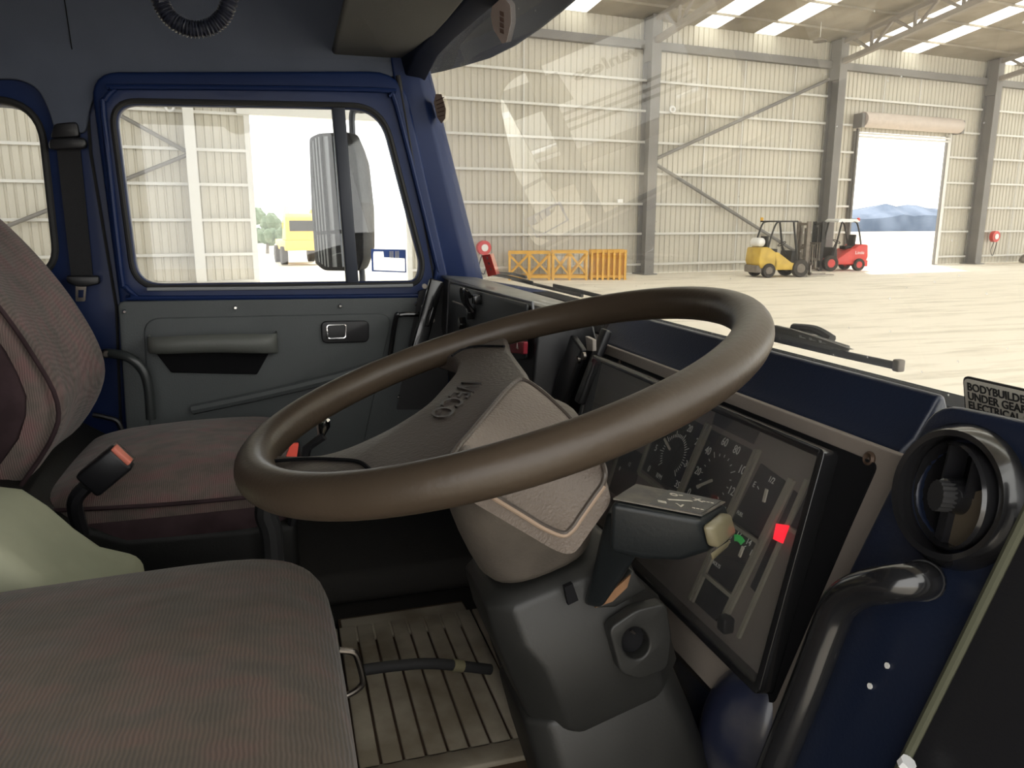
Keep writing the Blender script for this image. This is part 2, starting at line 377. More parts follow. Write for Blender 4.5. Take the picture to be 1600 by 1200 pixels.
# door jambs
for s, h in ((DL[0], 5.6), (DL[1], 5.6), (DR[0], 6.1), (DR[1], 6.1)):
    g = G(); g.bar(Hw(s, 0, 0), Hw(s, h, 0), .18, .12, HN); st(g.mk('door_jamb', girtm if s < 0 else colm, smooth=False), 'steel jamb of a hangar doorway')
g = G(); g.bar(Hw(DL[0]-.3, 5.65, .15), Hw(DL[1]+.3, 5.65, .15), .2, .5); st(g.mk('door_header', girtm, smooth=False), 'pale header over the left hangar doorway')
# seams in the cladding: vertical bridging rods
for a, b in ((-5.2, 0), (4.9, 0), (3.0, 0), (7.6, 0), (12.9, 6.4), (15.2, 6.4), (22.9, 0), (24.7, 0), (-12, 6), (-20.6, 0)):
    g = G(); g.bar(Hw(a, b, -.04), Hw(a, 8.7, -.04), .04, .03, HN); st(g.mk('bridging_rod', girtm, smooth=False), 'thin vertical bridging rod on the hangar wall')
# roller door drum over the right doorway
rt_ = thing('roller_door', 'rolled up roller shutter on its drum above the right hangar doorway', 'roller door', Hw(14.3, 6.3, .4))
g = G(); g.tube([Hw(DR[0]-.1, 6.55, .42), Hw(DR[1]+.1, 6.55, .42)], .33, 20); g.mk('shutter_drum', mat('drum_pinkish', (.6, .52, .47), .5, var=.1), rt_)
for s in (DR[0]-.22, DR[1]+.2):
    g = G(); g.box(Hw(s, 6.5, .35), (.18, .5, .6), Matrix((HA, HN, V((0, 0, 1)))).transposed()); g.mk('drum_bracket', colm, rt_)
for k in range(2):
    g = G(); g.bar(Hw(DR[0], 6.0-.14*k, .15), Hw(DR[1], 6.0-.14*k, .15), .06, .08); g.mk('shutter_slat', girtm, rt_)
for s in (DR[0], DR[1]):
    g = G(); g.bar(Hw(s, 0.02, .12), Hw(s, 6.2, .12), .09, .12, HN); g.mk('guide_rail', colm if s < 14 else girtm, rt_)
# columns
R3 = Matrix((HA, HN, V((0, 0, 1)))).transposed()
for i, s in enumerate(cols):
    wd = .30 if s < -10 else .42
    g = G(); zt = 9.75
    g.box(Hw(s, zt/2, .62), (wd, .05, zt), R3); g.box(Hw(s, zt/2, .05), (wd, .05, zt), R3); g.box(Hw(s, zt/2, .33), (.05, .56, zt), R3)
    g.box(Hw(s, .03, .33), (wd+.2, .9, .05), R3); g.box(Hw(s, 8.9, .33), (wd*.9, .5, 1.6), R3)
    st(g.mk('steel_column', colm if s > -10 else girtm, smooth=False), 'H section steel column of the hangar wall')
# trusses
for s in [0.05, 9.6, 19.7, 30, -16.68]:
    g = G(); L = 20
    zb = lambda o: 8.72+.16*o; ztp = lambda o: rz(o)-.22
    g.bar(Hw(s, zb(.6), .6), Hw(s, zb(L), L), .22, .2); g.bar(Hw(s, ztp(.6), .6), Hw(s, ztp(L), L), .18, .16)
    o = 1.0; k = 0
    while o < L-1:
        o2 = o+1.0
        if k % 2: g.bar(Hw(s, zb(o), o), Hw(s, ztp(o2), o2), .1, .1); g.bar(Hw(s, zb(o), o), Hw(s, ztp(o), o), .1, .1)
        else: g.bar(Hw(s, ztp(o), o), Hw(s, zb(o2), o2), .1, .1)
        o = o2; k += 1
    st(g.mk('roof_truss', trussm, smooth=False), 'lattice roof truss on a hangar column')
# braces
def brace(a, b, r=.07):
    g = G(); g.tube([a, b], r, 10); st(g.mk('wall_brace', colm), 'diagonal tube brace on the hangar wall')
brace(Hw(.5, 4.55, .25), Hw(9.2, 8.12, .25)); brace(Hw(.4, 4.35, .25), Hw(9.2, .25, .25))
brace(Hw(-16.8, 4.2, .25), Hw(-22.9, 7.6, .25), .06); brace(Hw(-16.8, 4.1, .25), Hw(-25.6, .3, .25), .06)
# roof fan lights / round discs
for s, z, lb in ((-17.17, 5.5, 'small white ring fixed to the wall beside the left hangar column'), (1.21, 6.45, 'small white ring on the girt right of the middle column')):
    g = G(); n = 20; g.tube([Hw(s, z, .15)+(HA*math.cos(2*math.pi*i/n)+V((0, 0, 1))*math.sin(2*math.pi*i/n))*.11 for i in range(n)], .045, 8, True)
    tag(g.mk('wall_ring', whitep), lb, 'wall ring')
g = G(); g.box(Hw(-1.08, 2.89, .12), (.24, .1, .14), R3); tag(g.mk('junction_box', whitep, bevel=.01), 'small white junction box on the girt left of the middle column', 'box')
# warehouse lamp hanging
t = thing('pendant_lamp', 'white high bay lamp hanging below the roof at top right', 'lamp', Hw(8, 9.4, 2))
g = G(); g.tube([Hw(7.2, 9.95, 1.6), Hw(7.2, 9.3, 1.6)], .012, 6); g.mk('cord', girtm, t); g = G(); g.lathe(Hw(7.2, 9.25, 1.6), (0, 0, 1), [(.28, -.05), (.26, 0), (.08, .1), (.01, .12)], 20); g.mk('lamp_shade', greyst, t)
# fire hose reel
def reel(s, z, lb, r=.28):
    t = thing('hose_reel', lb, 'hose reel', Hw(s, z-.3, .3))
    g = G(); g.tube([Hw(s, z, .18), Hw(s, z, .38)], r, 28); g.mk('reel_drum', redf, t)
    g = G(); g.tube([Hw(s, z, .38), Hw(s, z, .41)], r*.5, 20); g.mk('reel_hub', whitep, t)
    g = G(); g.tube([Hw(s, z, .05), Hw(s, z, .2)], .04, 8); g.mk('wall_bracket', blk, t)
    g = G(); g.tube(curve([Hw(s-.1, z-r, .35), Hw(s-.2, z-.7, .3), Hw(s, z-.95, .3), Hw(s+.15, z-r, .33)], 6), .018, 6); g.mk('hose', blk, t)
reel(21.25, 1.36, 'red fire hose reel on the wall at far right')
reel(-6.95, 1.15, 'red fire hose reel behind the lower corner of the windscreen', .26)
# dark bundle and bucket near reel
g = G(); r0 = Hw(23.3, 0, .9)
g.loft([[r0+V((math.cos(a)*.55*k, math.sin(a)*.35*k, h)) for a in [i*math.pi/8 for i in range(16)]] for k, h in ((1.1, .0), (1.15, .15), (.9, .4), (.4, .52))])
tag(g.mk('canvas_bundle', greyst, subs=1), 'dark bundle lying on the floor by the wall at far right', 'bundle')
# tree line, bushes and machine in the yard
def blob(c, sx, sy, sz, g, seed):
    rr = random.Random(seed); n = 12; rings = []
    for j in range(1, 7):
        a = math.pi*j/7; rings.append([V(c)+V((math.cos(2*math.pi*i/n)*math.sin(a)*sx*(rr.uniform(.75, 1.2)), math.sin(2*math.pi*i/n)*math.sin(a)*sy*rr.uniform(.8, 1.15), math.cos(a)*sz*rr.uniform(.85, 1.15))) for i in range(n)])
    g.loft(rings)
def tree(c, h, wd, seed, name, lb, grp):
    t = thing(name, lb, 'tree', c, group=grp)
    g = G(); rr = random.Random(seed); g.tube([V(c), V(c)+V((.1, 0, h*.5))], [.05*wd+.05, .04*wd+.02], 8); g.mk('trunk', greyst, t)
    g = G()
    for k in range(9): blob(V(c)+V((rr.uniform(-.5, .5)*wd, rr.uniform(-.4, .4)*wd, h*rr.uniform(.35, .85))), wd*.3, wd*.3, h*.2, g, seed*31+k)
    g.mk('foliage', bush, t, smooth=False)
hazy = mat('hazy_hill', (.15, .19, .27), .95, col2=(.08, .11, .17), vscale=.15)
g = G(); hp = []
for i in range(41):
    s = 60+i*3.2; hp.append((s, 6.5+.8*math.sin(i*.5)+random.uniform(-.7, .7)))
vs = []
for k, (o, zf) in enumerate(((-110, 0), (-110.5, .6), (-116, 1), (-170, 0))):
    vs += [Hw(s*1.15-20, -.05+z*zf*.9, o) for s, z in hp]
m = len(hp); g.add(vs, [(k*m+i, k*m+i+1, (k+1)*m+i+1, (k+1)*m+i) for k in range(3) for i in range(m-1)])
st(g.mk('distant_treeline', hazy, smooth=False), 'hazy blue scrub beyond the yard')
lb_t = ['small pale tree in the yard at the left edge of the left doorway', 'small pale tree in the yard left of the yellow truck', 'low pale bush close to the left side of the yellow truck', 'pale tree in the yard right of the wing mirror']
for i, px in enumerate((392, 418, 436, 572)):
    c = Z(px, 393+3*i if i < 3 else 398, -.02); tree(c, (3.2, 2.8, 2.0, 3.2)[i], (1.7, 1.5, 1.1, 1.7)[i], 40+i, 'yard_tree', lb_t[i], 'trees beyond the left doorway')

# yellow truck outside
c = Z(466, 411, 0); t = thing('yellow_truck', 'yellow truck parked in the sunlit yard beyond the left doorway', 'truck', c, .12, local=True)
pale_y = mat('sunlit_yellow', (.8, .5, .12), .5)
g = G(); g.box((0, 0, .95), (1.7, 4, .5)); g.mk('chassis', pale_y, t, bevel=.03)
g = G(); g.prism([(-.8, -2, 1.2), (-.8, -2, 2.3), (-.7, -1.8, 2.5), (-.7, -.6, 2.5), (-.8, -.5, 1.2)], (1.5, 0, 0)); g.mk('cab', pale_y, t, bevel=.04)
g = G(); g.box((0, -2.02, 1.9), (1.2, .04, .5)); g.mk('windscreen', blk, t)
g = G(); g.bar((-.7, -1.0, 1.9), (-.2, 1.8, 2.75), .25, .3); g.bar((.6, -1.6, 2.6), (.9, 1.6, 2.2), .2, .2); g.mk('boom', pale_y, t)
for x in (-.85, .85):
    for y in (-1.3, 1.2): g = G(); g.tube([(x-.15, y, .45), (x+.15, y, .45)], .45, 18); g.mk('wheel', tyre, t)
# yellow steel frames
def stack_frame(px0, px1, base, ht, lb, dense):
    a = Z(px0, base, 0); b = Z(px1, base, 0); d = b-a; L = d.length; t = thing('barrier_frame', lb, 'barrier', a, math.atan2(d.y, d.x), group='yellow steel frames along the hangar wall', local=True)
    for y in (0, .7):
        for z in (ht-.05, .12): g = G(); g.bar((0, y, z), (L, y, z), .08, .1); g.mk('rail', yellowm, t)
    n = 7 if dense else 3
    for i in range(n):
        x = .05+(L-.1)*i/(n-1)
        for y in (0, .7): g = G(); g.bar((x, y, 0), (x, y, ht), .12 if not dense else .2, .08, V((1, 0, 0))); g.mk('post', yellowm, t)
    if not dense:
        g = G()
        for y in (0, .7):
            for i in range(2):
                x0 = L*i/2; x1 = L*(i+1)/2; g.bar((x0, y, .15), (x1, y, ht-.1), .06, .06); g.bar((x0, y, ht-.1), (x1, y, .15), .06, .06)
        g.mk('cross_brace', yellowm, t)
    else:
        for i in range(5): g = G(); g.box((L/2, .1+.13*i, ht/2), (L-.15, .03, ht-.25)); g.mk('mesh_panel', yellowm, t)
stack_frame(794, 860, 437.5, 1.04, 'yellow steel frame with crossed braces, leftmost of the row by the wall', False)
stack_frame(862, 918, 437.5, 1.06, 'yellow cross braced steel frame in the middle of the row by the wall', False)
stack_frame(922, 978, 437, 1.08, 'yellow steel frame with closely set upright posts, rightmost of the row', True)

# forklifts
def forklift(c, rz, body, lb, name, gas, white_roof, txt):
    t = thing(name, lb, 'forklift', c, rz, local=True)
    W = 1.05
    g = G(); g.prism([(-1.05, -W/2, .35), (-1.15, -W/2, .6), (-1.1, -W/2, 1.12), (-.75, -W/2, 1.15), (-.45, -W/2, .95), (-.3, -W/2, .32)], (0, W, 0)); g.mk('counterweight', body, t, bevel=.05)
    g = G(); g.prism([(-.5, -W/2, .28), (-.5, -W/2, .95), (-.35, -W/2, .95), (.25, -W/2, .55), (.85, -W/2, .5), (.85, -W/2, .28)], (0, W, 0)); g.mk('chassis', body, t, bevel=.03)
    g = G(); g.box((-1.0, 0, .32), (.4, W*.9, .28)); g.mk('skirt', greyst if gas else body, t, bevel=.04)
    for x, y, r in ((-.72, 1, .27), (-.72, -1, .27), (.62, 1, .34), (.62, -1, .34)):
        g = G(); g.lathe((x, y*.40, r), (0, y, 0), [(r*.5, 0), (r*.98, 0), (r, .05), (r, .16), (r*.92, .2), (r*.55, .2), (r*.5, .16)], 24); wl = g.mk('wheel', tyre, t)
        g = G(); g.tube([(x, y*.42, r), (x, y*.585, r)], r*.52, 16); g.mk('rim', greyst if gas else redf, wl)
    for y in (-.48, .48):
        g = G(); g.tube(curve([(-.78, y, 1.1), (-.66, y, 1.6), (-.5, y, 2.02), (-.3, y, 2.1)], 5), .035, 8); g.mk('guard_post', blk, t)
        g = G(); g.tube([(.5, y, .6), (.22, y, 2.1)], .04, 8); g.mk('guard_post', blk, t)
    g = G(); g.box((-.1, -.48, 2.1), (1.0, .06, .06)); g.box((-.1, .48, 2.1), (1.0, .06, .06))
    for i in range(7): g.box((-.56+i*.155, 0, 2.1), (.04, .96, .04))
    g.mk('overhead_guard', whitep if white_roof else blk, t)
    if white_roof: g = G(); g.prism([(-.62, -.5, 2.1), (-.5, -.5, 2.2), (.3, -.5, 2.22), (.42, -.5, 2.12)], (0, 1, 0)); g.mk('roof_cover', whitep, t, bevel=.02)
    g = G(); g.box((-.42, 0, 1.0), (.42, .45, .14)); g.prism([(-.68, -.22, 1.05), (-.72, -.22, 1.55), (-.62, -.22, 1.55), (-.56, -.22, 1.05)], (0, .44, 0)); g.mk('seat', blk, t, bevel=.03)
    g = G(); n = 14; cc = V((.08, 0, 1.25)); u = V((.85, 0, .5)).normalized(); g.tube([cc+u*.16*math.cos(2*math.pi*i/n)+V((0, 1, 0))*.16*math.sin(2*math.pi*i/n) for i in range(n)], .018, 6, True); g.bar(cc, (.3, 0, .8), .04, .04); g.mk('steering_wheel', blk, t)
    g = G(); g.prism([(.25, -.4, .5), (.3, -.4, 1.0), (.45, -.4, 1.0), (.6, -.4, .55)], (0, .8, 0)); g.mk('dash', blk, t, bevel=.02)
    if gas:
        g = G(); g.lathe((-.95, -.3, 1.32), (0, 1, 0), [(.01, -.06), (.12, -.03), (.17, .04), (.17, .56), (.12, .63), (.01, .66)], 20); g.mk('gas_bottle', whitep, t)
    g = G()
    for y in (-.33, .33): g.box((.98, y, 1.05), (.14, .09, 2.1)); g.box((1.05, y*.75, 1.0), (.1, .07, 1.9))
    for z in (.3, 1.1, 2.0): g.box((1.0, 0, z), (.08, .7, .1))
    for y in (-.12, .12): g.tube([(.98, y, .1), (.98, y, 1.85)], .035, 8)
    g.mk('mast', greyst if gas else blk, t)
    g = G()
    for z in (.12, .5): g.box((1.15, 0, z), (.05, 1.0, .1))
    for i in range(6): g.box((1.15, -.45+i*.18, .85), (.03, .03, .7))
    g.box((1.15, 0, 1.2), (.04, 1.0, .05)); g.mk('load_backrest', greyst, t)
    for y in (-.28, .28): g = G(); g.box((1.2, y, .3), (.05, .11, .5)); g.box((1.72, y, .06), (1.05, .11, .04)); g.mk('fork', steel, t)
    g = G(); g.disc((-.6, .4, 2.13), (0, 0, 1), .06, .12, 12); g.mk('beacon', yellowm if gas else redst, t)
    if txt: text('lettering', txt, .2, (-.72, W/2+.012, .78), (-1, 0, 0), (0, 0, 1), whitep, t)
    return t
forklift(Z(1215, 432, 0), -.07, ylw, 'yellow gas forklift with its mast facing right in front of the hangar column', 'forklift', True, False, None)
forklift(Z(1306, 422.5, 0), math.pi-.1, redf, 'red forklift with white roof beside the right hangar doorway', 'forklift', False, True, 'Linde')

# a white truck standing to the left, out of the frame: the windscreen mirrors it
t = thing('white_truck', 'white truck lettered on its front, seen as a faint reflection in the windscreen', 'truck', (-6.28, 15.1, 0), math.radians(23), local=True)
g = G(); g.box((0, 1.0, 1.65), (2.4, 2.0, 1.9)); g.mk('cab_body', whitep, t, bevel=.08)
g = G(); g.box((.76, -.01, 2.0), (.75, .03, .6)); g.mk('windscreen', gloss, t, bevel=.01)
g = G(); g.box((-.3, -.03, 2.08), (1.2, .05, .42)); g.mk('name_board', whitep, t, bevel=.01)
text('lettering', 'wanless', .31, (-.22, -.065, 2.10), (1, 0, 0), (0, 0, 1), blk, t, .003, bold=.009)
for k in range(3): g = G(); g.box((-.2, -.02, 1.5-.16*k), (1.9, .04, .06)); g.mk('grille_slat', blk, t)
for x in (-.95, .95): g = G(); g.box((x, -.03, .95), (.35, .06, .2)); g.mk('headlight', chrome, t, bevel=.02)
g = G(); g.box((0, -.08, .62), (2.4, .2, .3)); g.mk('bumper', greyst, t, bevel=.04)
for x in (-1.02, 1.02): g = G(); g.tube([(x-.14, 1.0, .48), (x+.14, 1.0, .48)], .48, 24); g.mk('wheel', tyre, t)
g = G(); g.box((0, 4.2, 1.9), (2.4, 4.2, 1.9)); g.box((0, 3.5, .7), (.9, 5.4, .3)); g.mk('load_body', blk, t)

# ================================================================== THE CAB
YW = 1.95
GLZ = lambda y: .04*(1-((y-.93)/1.02)**2)
def glx(y, z): return .480-.238*(z-1.917)+GLZ(y)        # windscreen surface
# passenger side body with the openings
doorwin = rnd(YP([(170, 155), (598, 163), (664, 414), (655, 446), (208, 452)], YW-.02), [.055, .075, .05, .03, .06], 8)
rearwin = rnd([Y(-330, 150, YW), Y(62, 157, YW), Y(92, 430, YW), Y(-330, 455, YW)], [.05, .09, .07, .05], 8)
o = [V((-1.2, YW, 1.1)), V((.69, YW, 1.1)), V((.69, YW, 1.86)), V((.475, YW, 1.90)), V((.36, YW, 2.42)), V((.33, YW, 2.72)), V((-1.2, YW, 2.72))]
# doorway a little larger than the door glass
dw = rnd(YP([(160, 145), (606, 155), (674, 418), (662, 458), (198, 462)], YW), .05, 6)
st(plate('wall_left', o, [rearwin, dw], blue, thick=.07, bevel=.008), 'dark blue painted body side of the truck cab')
w3 = plate('window_3', rnd([p+V((0, .035, 0)) for p in rearwin], 0), [], clear, thick=.004); st(w3, 'rear side window of the cab')
g = G(); g.tube([p+V((0, -.004, 0)) for p in rearwin], .008, 8, True); sl = g.mk('window_seal', rubber, w3)
# the door
dr = sroot('door_1', (0, YW, 1.2)); dr['label'] = 'passenger door with dark blue frame and grey lining'
do = rnd(YP([(146, 118), (625, 116), (700, 452), (700, 900), (205, 900), (192, 470)], YW-.035), [.05, .07, .0, .0, .0, 0], 6)
dwin2 = rnd(YP([(172, 157), (597, 165), (662, 414), (654, 444), (210, 450)], YW-.035), [.055, .075, .05, .03, .06], 8)
plate('door_frame', do, [dwin2], blue, dr, thick=.034, bevel=.008)
g = G(); g.tube(curve([p+V((0, -.006, 0)) for p in rnd(YP([(158, 136), (614, 140), (684, 424), (672, 462), (194, 466)], YW-.035), .06, 6)][::2], 3, True), .006, 8, True); g.mk('frame_rib', blue, dr)
g = G(); g.tube([p+V((0, .0, 0)) for p in dwin2], .006, 8, True); g.mk('window_seal', rubber, dr)
dp = rnd(YP([(187, 474), (655, 464), (662, 900), (215, 900)], YW-.045), [.01, .02, 0, 0], 4)
plate('door_lining', dp, [], panelm, dr, thick=.012, bevel=.004)
rp = rnd(YP([(226, 500), (612, 492), (596, 560), (560, 720), (240, 720)], YW-.05), .035, 5)
plate('door_pocket_panel', rp, [], panelm, dr, thick=.01, bevel=.004)
# armrest pull
a0, a1 = Y(238, 532, YW-.1), Y(424, 528, YW-.1)
g = G(); pa = curve([a0+V((-.01, .06, 0)), a0+V((0, 0, 0)), (a0+a1)/2+V((0, -.01, .004)), a1+V((0, 0, 0)), a1+V((.01, .06, 0))], 8)
rings = []
for i, p in enumerate(pa):
    k = i/(len(pa)-1); h = .017+.008*k; rings.append([p+V((0, math.cos(a)*.014, math.sin(a)*h-h*.6)) for a in [j*math.pi/6 for j in range(12)]])
g.loft(rings); g.mk('armrest', mat('armrest_vinyl', (.1, .105, .095), .5, bump=.2), dr)
g = G(); b0 = Y(242, 550, YW-.06); b1 = Y(420, 552, YW-.06); g.prism([b0, b1, b1+V((-.03, 0, -.05)), b0+V((.03, 0, -.05))], (0, .012, 0)); g.mk('armrest_recess', dark, dr, bevel=.003)
# latch
la = rnd(YP([(503, 504), (575, 503), (575, 533), (505, 535)], YW-.058), .012, 4)
lo = plate('latch_plate', la, [], black, dr, thick=.008, bevel=.003)
g = G(); l2 = rnd(YP([(511, 508), (541, 507), (540, 528), (512, 529)], YW-.062), .006, 3); g.tube(l2, .0022, 6, True); g.mk('latch_rim', chrome, lo)
for px, py in ((195, 487), (368, 481), (532, 478), (650, 475), (622, 620), (571, 504)):
    g = G(); g.disc(Y(px, py, YW-.048), (0, -1, 0), .0055, .004, 10, .003); g.mk('screw', chrome if px != 571 else black, dr)
g = G(); g.tube(curve([Y(300, 640, YW-.055), Y(420, 615, YW-.062), Y(540, 585, YW-.062), Y(650, 548, YW-.055)], 6), .012, 8); g.mk('lining_ridge', panelm, dr)
g = G(); g.tube(curve([Y(607, 575, YW-.06), Y(618, 500, YW-.075), Y(626, 492, YW-.075), Y(655, 491, YW-.075)], 6), .0065, 10); g.mk('check_strap', gloss, dr)
# divider between the panes and the panes
g = G(); g.bar(Y(527, 155, YW-.02), Y(551, 450, YW-.02), .028, .03, V((1, 0, 0)))
g2_ = g.mk('window_divider', mat('divider_rubber', (.025, .03, .045), .5), dr, bevel=.004)
wa = rnd([p+V((0, .03, 0)) for p in YP([(172, 155), (536, 160), (560, 450), (208, 452)], YW-.02)], [.055, 0, 0, .06], 8)
st(plate('window_1', wa, [], clear, thick=.004), 'main pane of the passenger door window')
wb = rnd([p+V((0, .03, 0)) for p in YP([(537, 160), (597, 164), (664, 414), (655, 446), (561, 450)], YW-.02)], [0, .075, .05, .03, 0], 8)
st(plate('window_2', wb, [], clear, thick=.004), 'quarter pane of the passenger door window')
# bead of light coloured weather strip along the sill
g = G(); g.tube(curve([Y(230, 452, YW-.04), Y(440, 450, YW-.04), Y(645, 446, YW-.04)], 4), .004, 6); g.mk('sill_strip', mat('sill_strip', (.28, .29, .30), .4), dr)

# A pillar, header, rear pillar details
prof = [(0, 0), (.055, -.012), (.095, .015), (.095, .05), (0, .05)]
base = Y(722, 440, 1.93); topp = Y(655, 118, 1.93); d = (topp-base)
A = [Y(668, 470, 1.925), Y(735, 450, 1.925), Y(757, 445, 1.96), Y(757, 445, 2.02), Y(668, 470, 2.02)]
B = [Y(612, 105, 1.925), Y(652, 100, 1.925), Y(672, 110, 1.96), Y(672, 110, 2.02), Y(612, 105, 2.02)]
B2 = [p+(p-q)*.22 for p, q in zip(B, A)]
g = G(); g.loft([A, B, B2]); st(g.mk('trim_1', blue, bevel=.006), 'dark blue windscreen pillar on the passenger side')
g = G(); g.tube([Y(678, 440, 1.92), Y(630, 165, 1.92), Y(622, 118, 1.92)], .006, 8); st(g.mk('trim_2', rubber), 'black rubber seal down the passenger side pillar')
# windscreen
ys = [-.25+i*(2.22/24) for i in range(25)]; zs = [1.86+.06*k for k in range(12)]
vs = [V((glx(y, z), y, z)) for z in zs for y in ys]; n = len(ys)
ws = mesh('window_4', vs, [(j*n+i, j*n+i+1, (j+1)*n+i+1, (j+1)*n+i) for j in range(len(zs)-1) for i in range(n-1)], screen, subs=0)
st(ws, 'dusty windscreen of the truck')
# header above the windscreen, inside
g = G(); ring = []
for y in [-.2+i*(2.15/16) for i in range(17)]:
    x = glx(y, 2.42)
    lift = .0 if y > 0 else 0
    q = max(0, (y-1.72)/.23); dz = -.045*q*q
    ring.append([V((x-.005, y, 2.425+dz)), V((x-.055, y, 2.43+dz)), V((x-.085, y, 2.50)), V((x-.085, y, 2.60)), V((x+.0, y, 2.60))])
g.loft(ring); st(g.mk('trim_3', mat('header_navy', (.007, .011, .027), .8, spec=.2), bevel=.004), 'dark header rail above the windscreen')
# outside sun visor
low = [(640, 122), (690, 112), (725, 103), (762, 92), (800, 73), (838, 47), (872, 20), (905, -8), (960, -50), (1040, -120)]
lowp = []
for k, (a, b) in enumerate(low):
    lowp.append(X(a, b, .60+.02*math.sin(k/9*math.pi)))
g = G(); R_ = []
for p in lowp: R_.append([p, p+V((.012, 0, .004)), p+V((-.03, 0, .11)), p+V((-.13, 0, .24)), p+V((-.145, 0, .235)), p+V((-.045, 0, .10))])
g.loft(R_); sv = g.mk('sun_visor', mat('visor_navy', (.006, .010, .02), .75, spec=.2), bevel=.002); tag(sv, 'dark curved outer sun visor above the windscreen', 'sun visor')
# windscreen top glue band and oval sticker on the visor inside face
def on_glass(px, py, off=.004):
    r = ray(px, py); k = .5/max(r.x, 1e-6)
    for _ in range(30):
        p = EYE+r*k; k *= 1+ (glx(p.y, p.z)-off-p.x)/max(p.x, .05)*.7
    return EYE+r*k
def sticker(name, pts, m, label, cat, r=0, off=.004, th=.0006):
    P = [on_glass(a, b, off) for a, b in pts]
    n = (P[1]-P[0]).cross(P[2]-P[0]).normalized()
    if n.x > 0: n = -n
    o_ = P[0]; P = [p-n*((p-o_).dot(n)) for p in P]
    s = thing(name, label, cat, P[0]) if label else None
    P = rnd(P, r, 4) if r else P
    b = plate('sticker_sheet' if label else name, P, [], m, s, out_vec=n, thick=th)
    return s, P, n
def decal(name, col):
    m = mat(name, col, .7); t = m.node_tree; b = t.nodes.new('ShaderNodeBsdfTranslucent'); b.inputs[0].default_value = (*col, 1)
    x = t.nodes.new('ShaderNodeMixShader'); x.inputs[0].default_value = .35
    t.links.new(t.nodes['Principled BSDF'].outputs[0], x.inputs[1]); t.links.new(b.outputs[0], x.inputs[2]); t.links.new(x.outputs[0], t.nodes['Material Output'].inputs[0]); return m
stk = decal('beige_sticker', (.45, .38, .32))
prt = mat('brown_print', (.16, .10, .08), .7)
s, P, n = sticker('oval_sticker', [(770, 6), (786, -6), (798, 8), (799, 35), (792, 66), (785, 68), (771, 45), (767, 24)], decal('pinkish_sticker', (.46, .40, .38)), 'pointed oval beige sticker with printed lines at the top of the windscreen', 'sticker', .004)
for k in range(4): text('print_line', 'IIIIIII', .011, on_glass(784, 22+9*k, .006), on_glass(790, 26+9*k, .006)-on_glass(778, 21+9*k, .006), on_glass(783, 0, .006)-on_glass(786, 40, .006), prt, s)
s, P, n = sticker('windscreen_label', [(681, 147), (690, 147), (697, 170), (696, 185), (690, 193), (683, 183), (678, 160)], stk, 'small brown hatched label at the upper left corner of the windscreen', 'sticker')
g = G()
for k in range(5): a = on_glass(681+k, 158+6*k, .006); b = on_glass(694, 152+7*k, .006); g.bar(a, b, .002, .0008, V((1, 0, 0)))
g.mk('print', prt, s)
s, P, n = sticker('lettered_strip', [(664, 146), (670, 145), (682, 190), (675, 194)], stk, 'narrow lettered strip at the upper left edge of the windscreen', 'sticker')
g = G()
for k in range(9): a = on_glass(665+1.2*k, 149+4.8*k, .006); b = on_glass(670.5+1.25*k, 148+4.8*k, .006); g.bar(a, b, .0025, .0008, V((1, 0, 0)))
g.mk('print', prt, s)
s, P, n = sticker('red_tag', [(753, 399), (766, 397), (776, 429), (763, 432)], redst, 'red sticker with white print at the lower left corner of the windscreen', 'sticker')
for k in range(3): text('print_line', 'IN', .009, on_glass(761.5+2.6*k, 403.5+8.5*k, .006), on_glass(768, 403, .006)-on_glass(755, 405, .006), on_glass(760, 400, .006)-on_glass(764, 412, .006), stk, s)
# blue sticker on the quarter window
s = thing('blue_sticker', 'blue and white printed sticker on the quarter window', 'sticker', Y(607, 408, 1.94))
plate('blue_band', YP([(580, 389), (632, 390), (634, 404), (600, 402), (599, 393), (584, 393), (582, 408), (580, 407)], 1.955), [], bluest, s, thick=.001)
plate('border', YP([(580, 389), (634, 390), (635, 426), (581, 424)], 1.956), [YP([(583, 392), (632, 393), (633, 424), (584, 422)], 1.956)], bluest, s, thick=.001)
for k in range(3): text('print_line', 'IIII IIII', .011, Y(616, 395+3.6*k, 1.953), (1, 0, 0), (0, 0, 1), whitep, s)

# headliner
g = G(); pf = [(1.945, 2.385), (1.93, 2.42), (1.915, 2.50), (1.88, 2.575), (1.80, 2.62), (1.6, 2.64), (.9, 2.66), (.1, 2.64), (-.1, 2.6), (-.16, 2.5)]
xs = [-1.2, -.6, -.2, .1, .34]
vs = [V((x, a, b)) for x in xs for a, b in pf]; n = len(pf)
o = mesh('ceiling.001', vs, [(j*n+i, j*n+i+1, (j+1)*n+i+1, (j+1)*n+i) for j in range(len(xs)-1) for i in range(n-1)], liner, smooth=True, ang=60)
k = o.modifiers.new('s', 'SOLIDIFY'); k.thickness = .02; k.offset = 1
st(o, 'dark grey headliner of the cab')
g = G(); g.tube([V((-.40, a-.002, b-.004)) for a, b in pf[:6]], .0012, 6); st(g.mk('trim_4', dark), 'stitched seam in the headliner')
tr_ = [(-420, -260), (-420, 118), (30, 120), (62, 136), (80, 175), (88, 205), (130, 205), (137, 165), (150, 135), (178, 117), (400, 117), (640, 117), (655, 90), (700, -260)]
st(plate('trim_7', rnd(YP(tr_, YW-.02), [0, 0, .02, .02, .02, .01, .01, .02, .03, .02, 0, 0, 0, 0], 4), [], liner, thick=.018, bevel=.004), 'dark grey padded lining above the side windows')
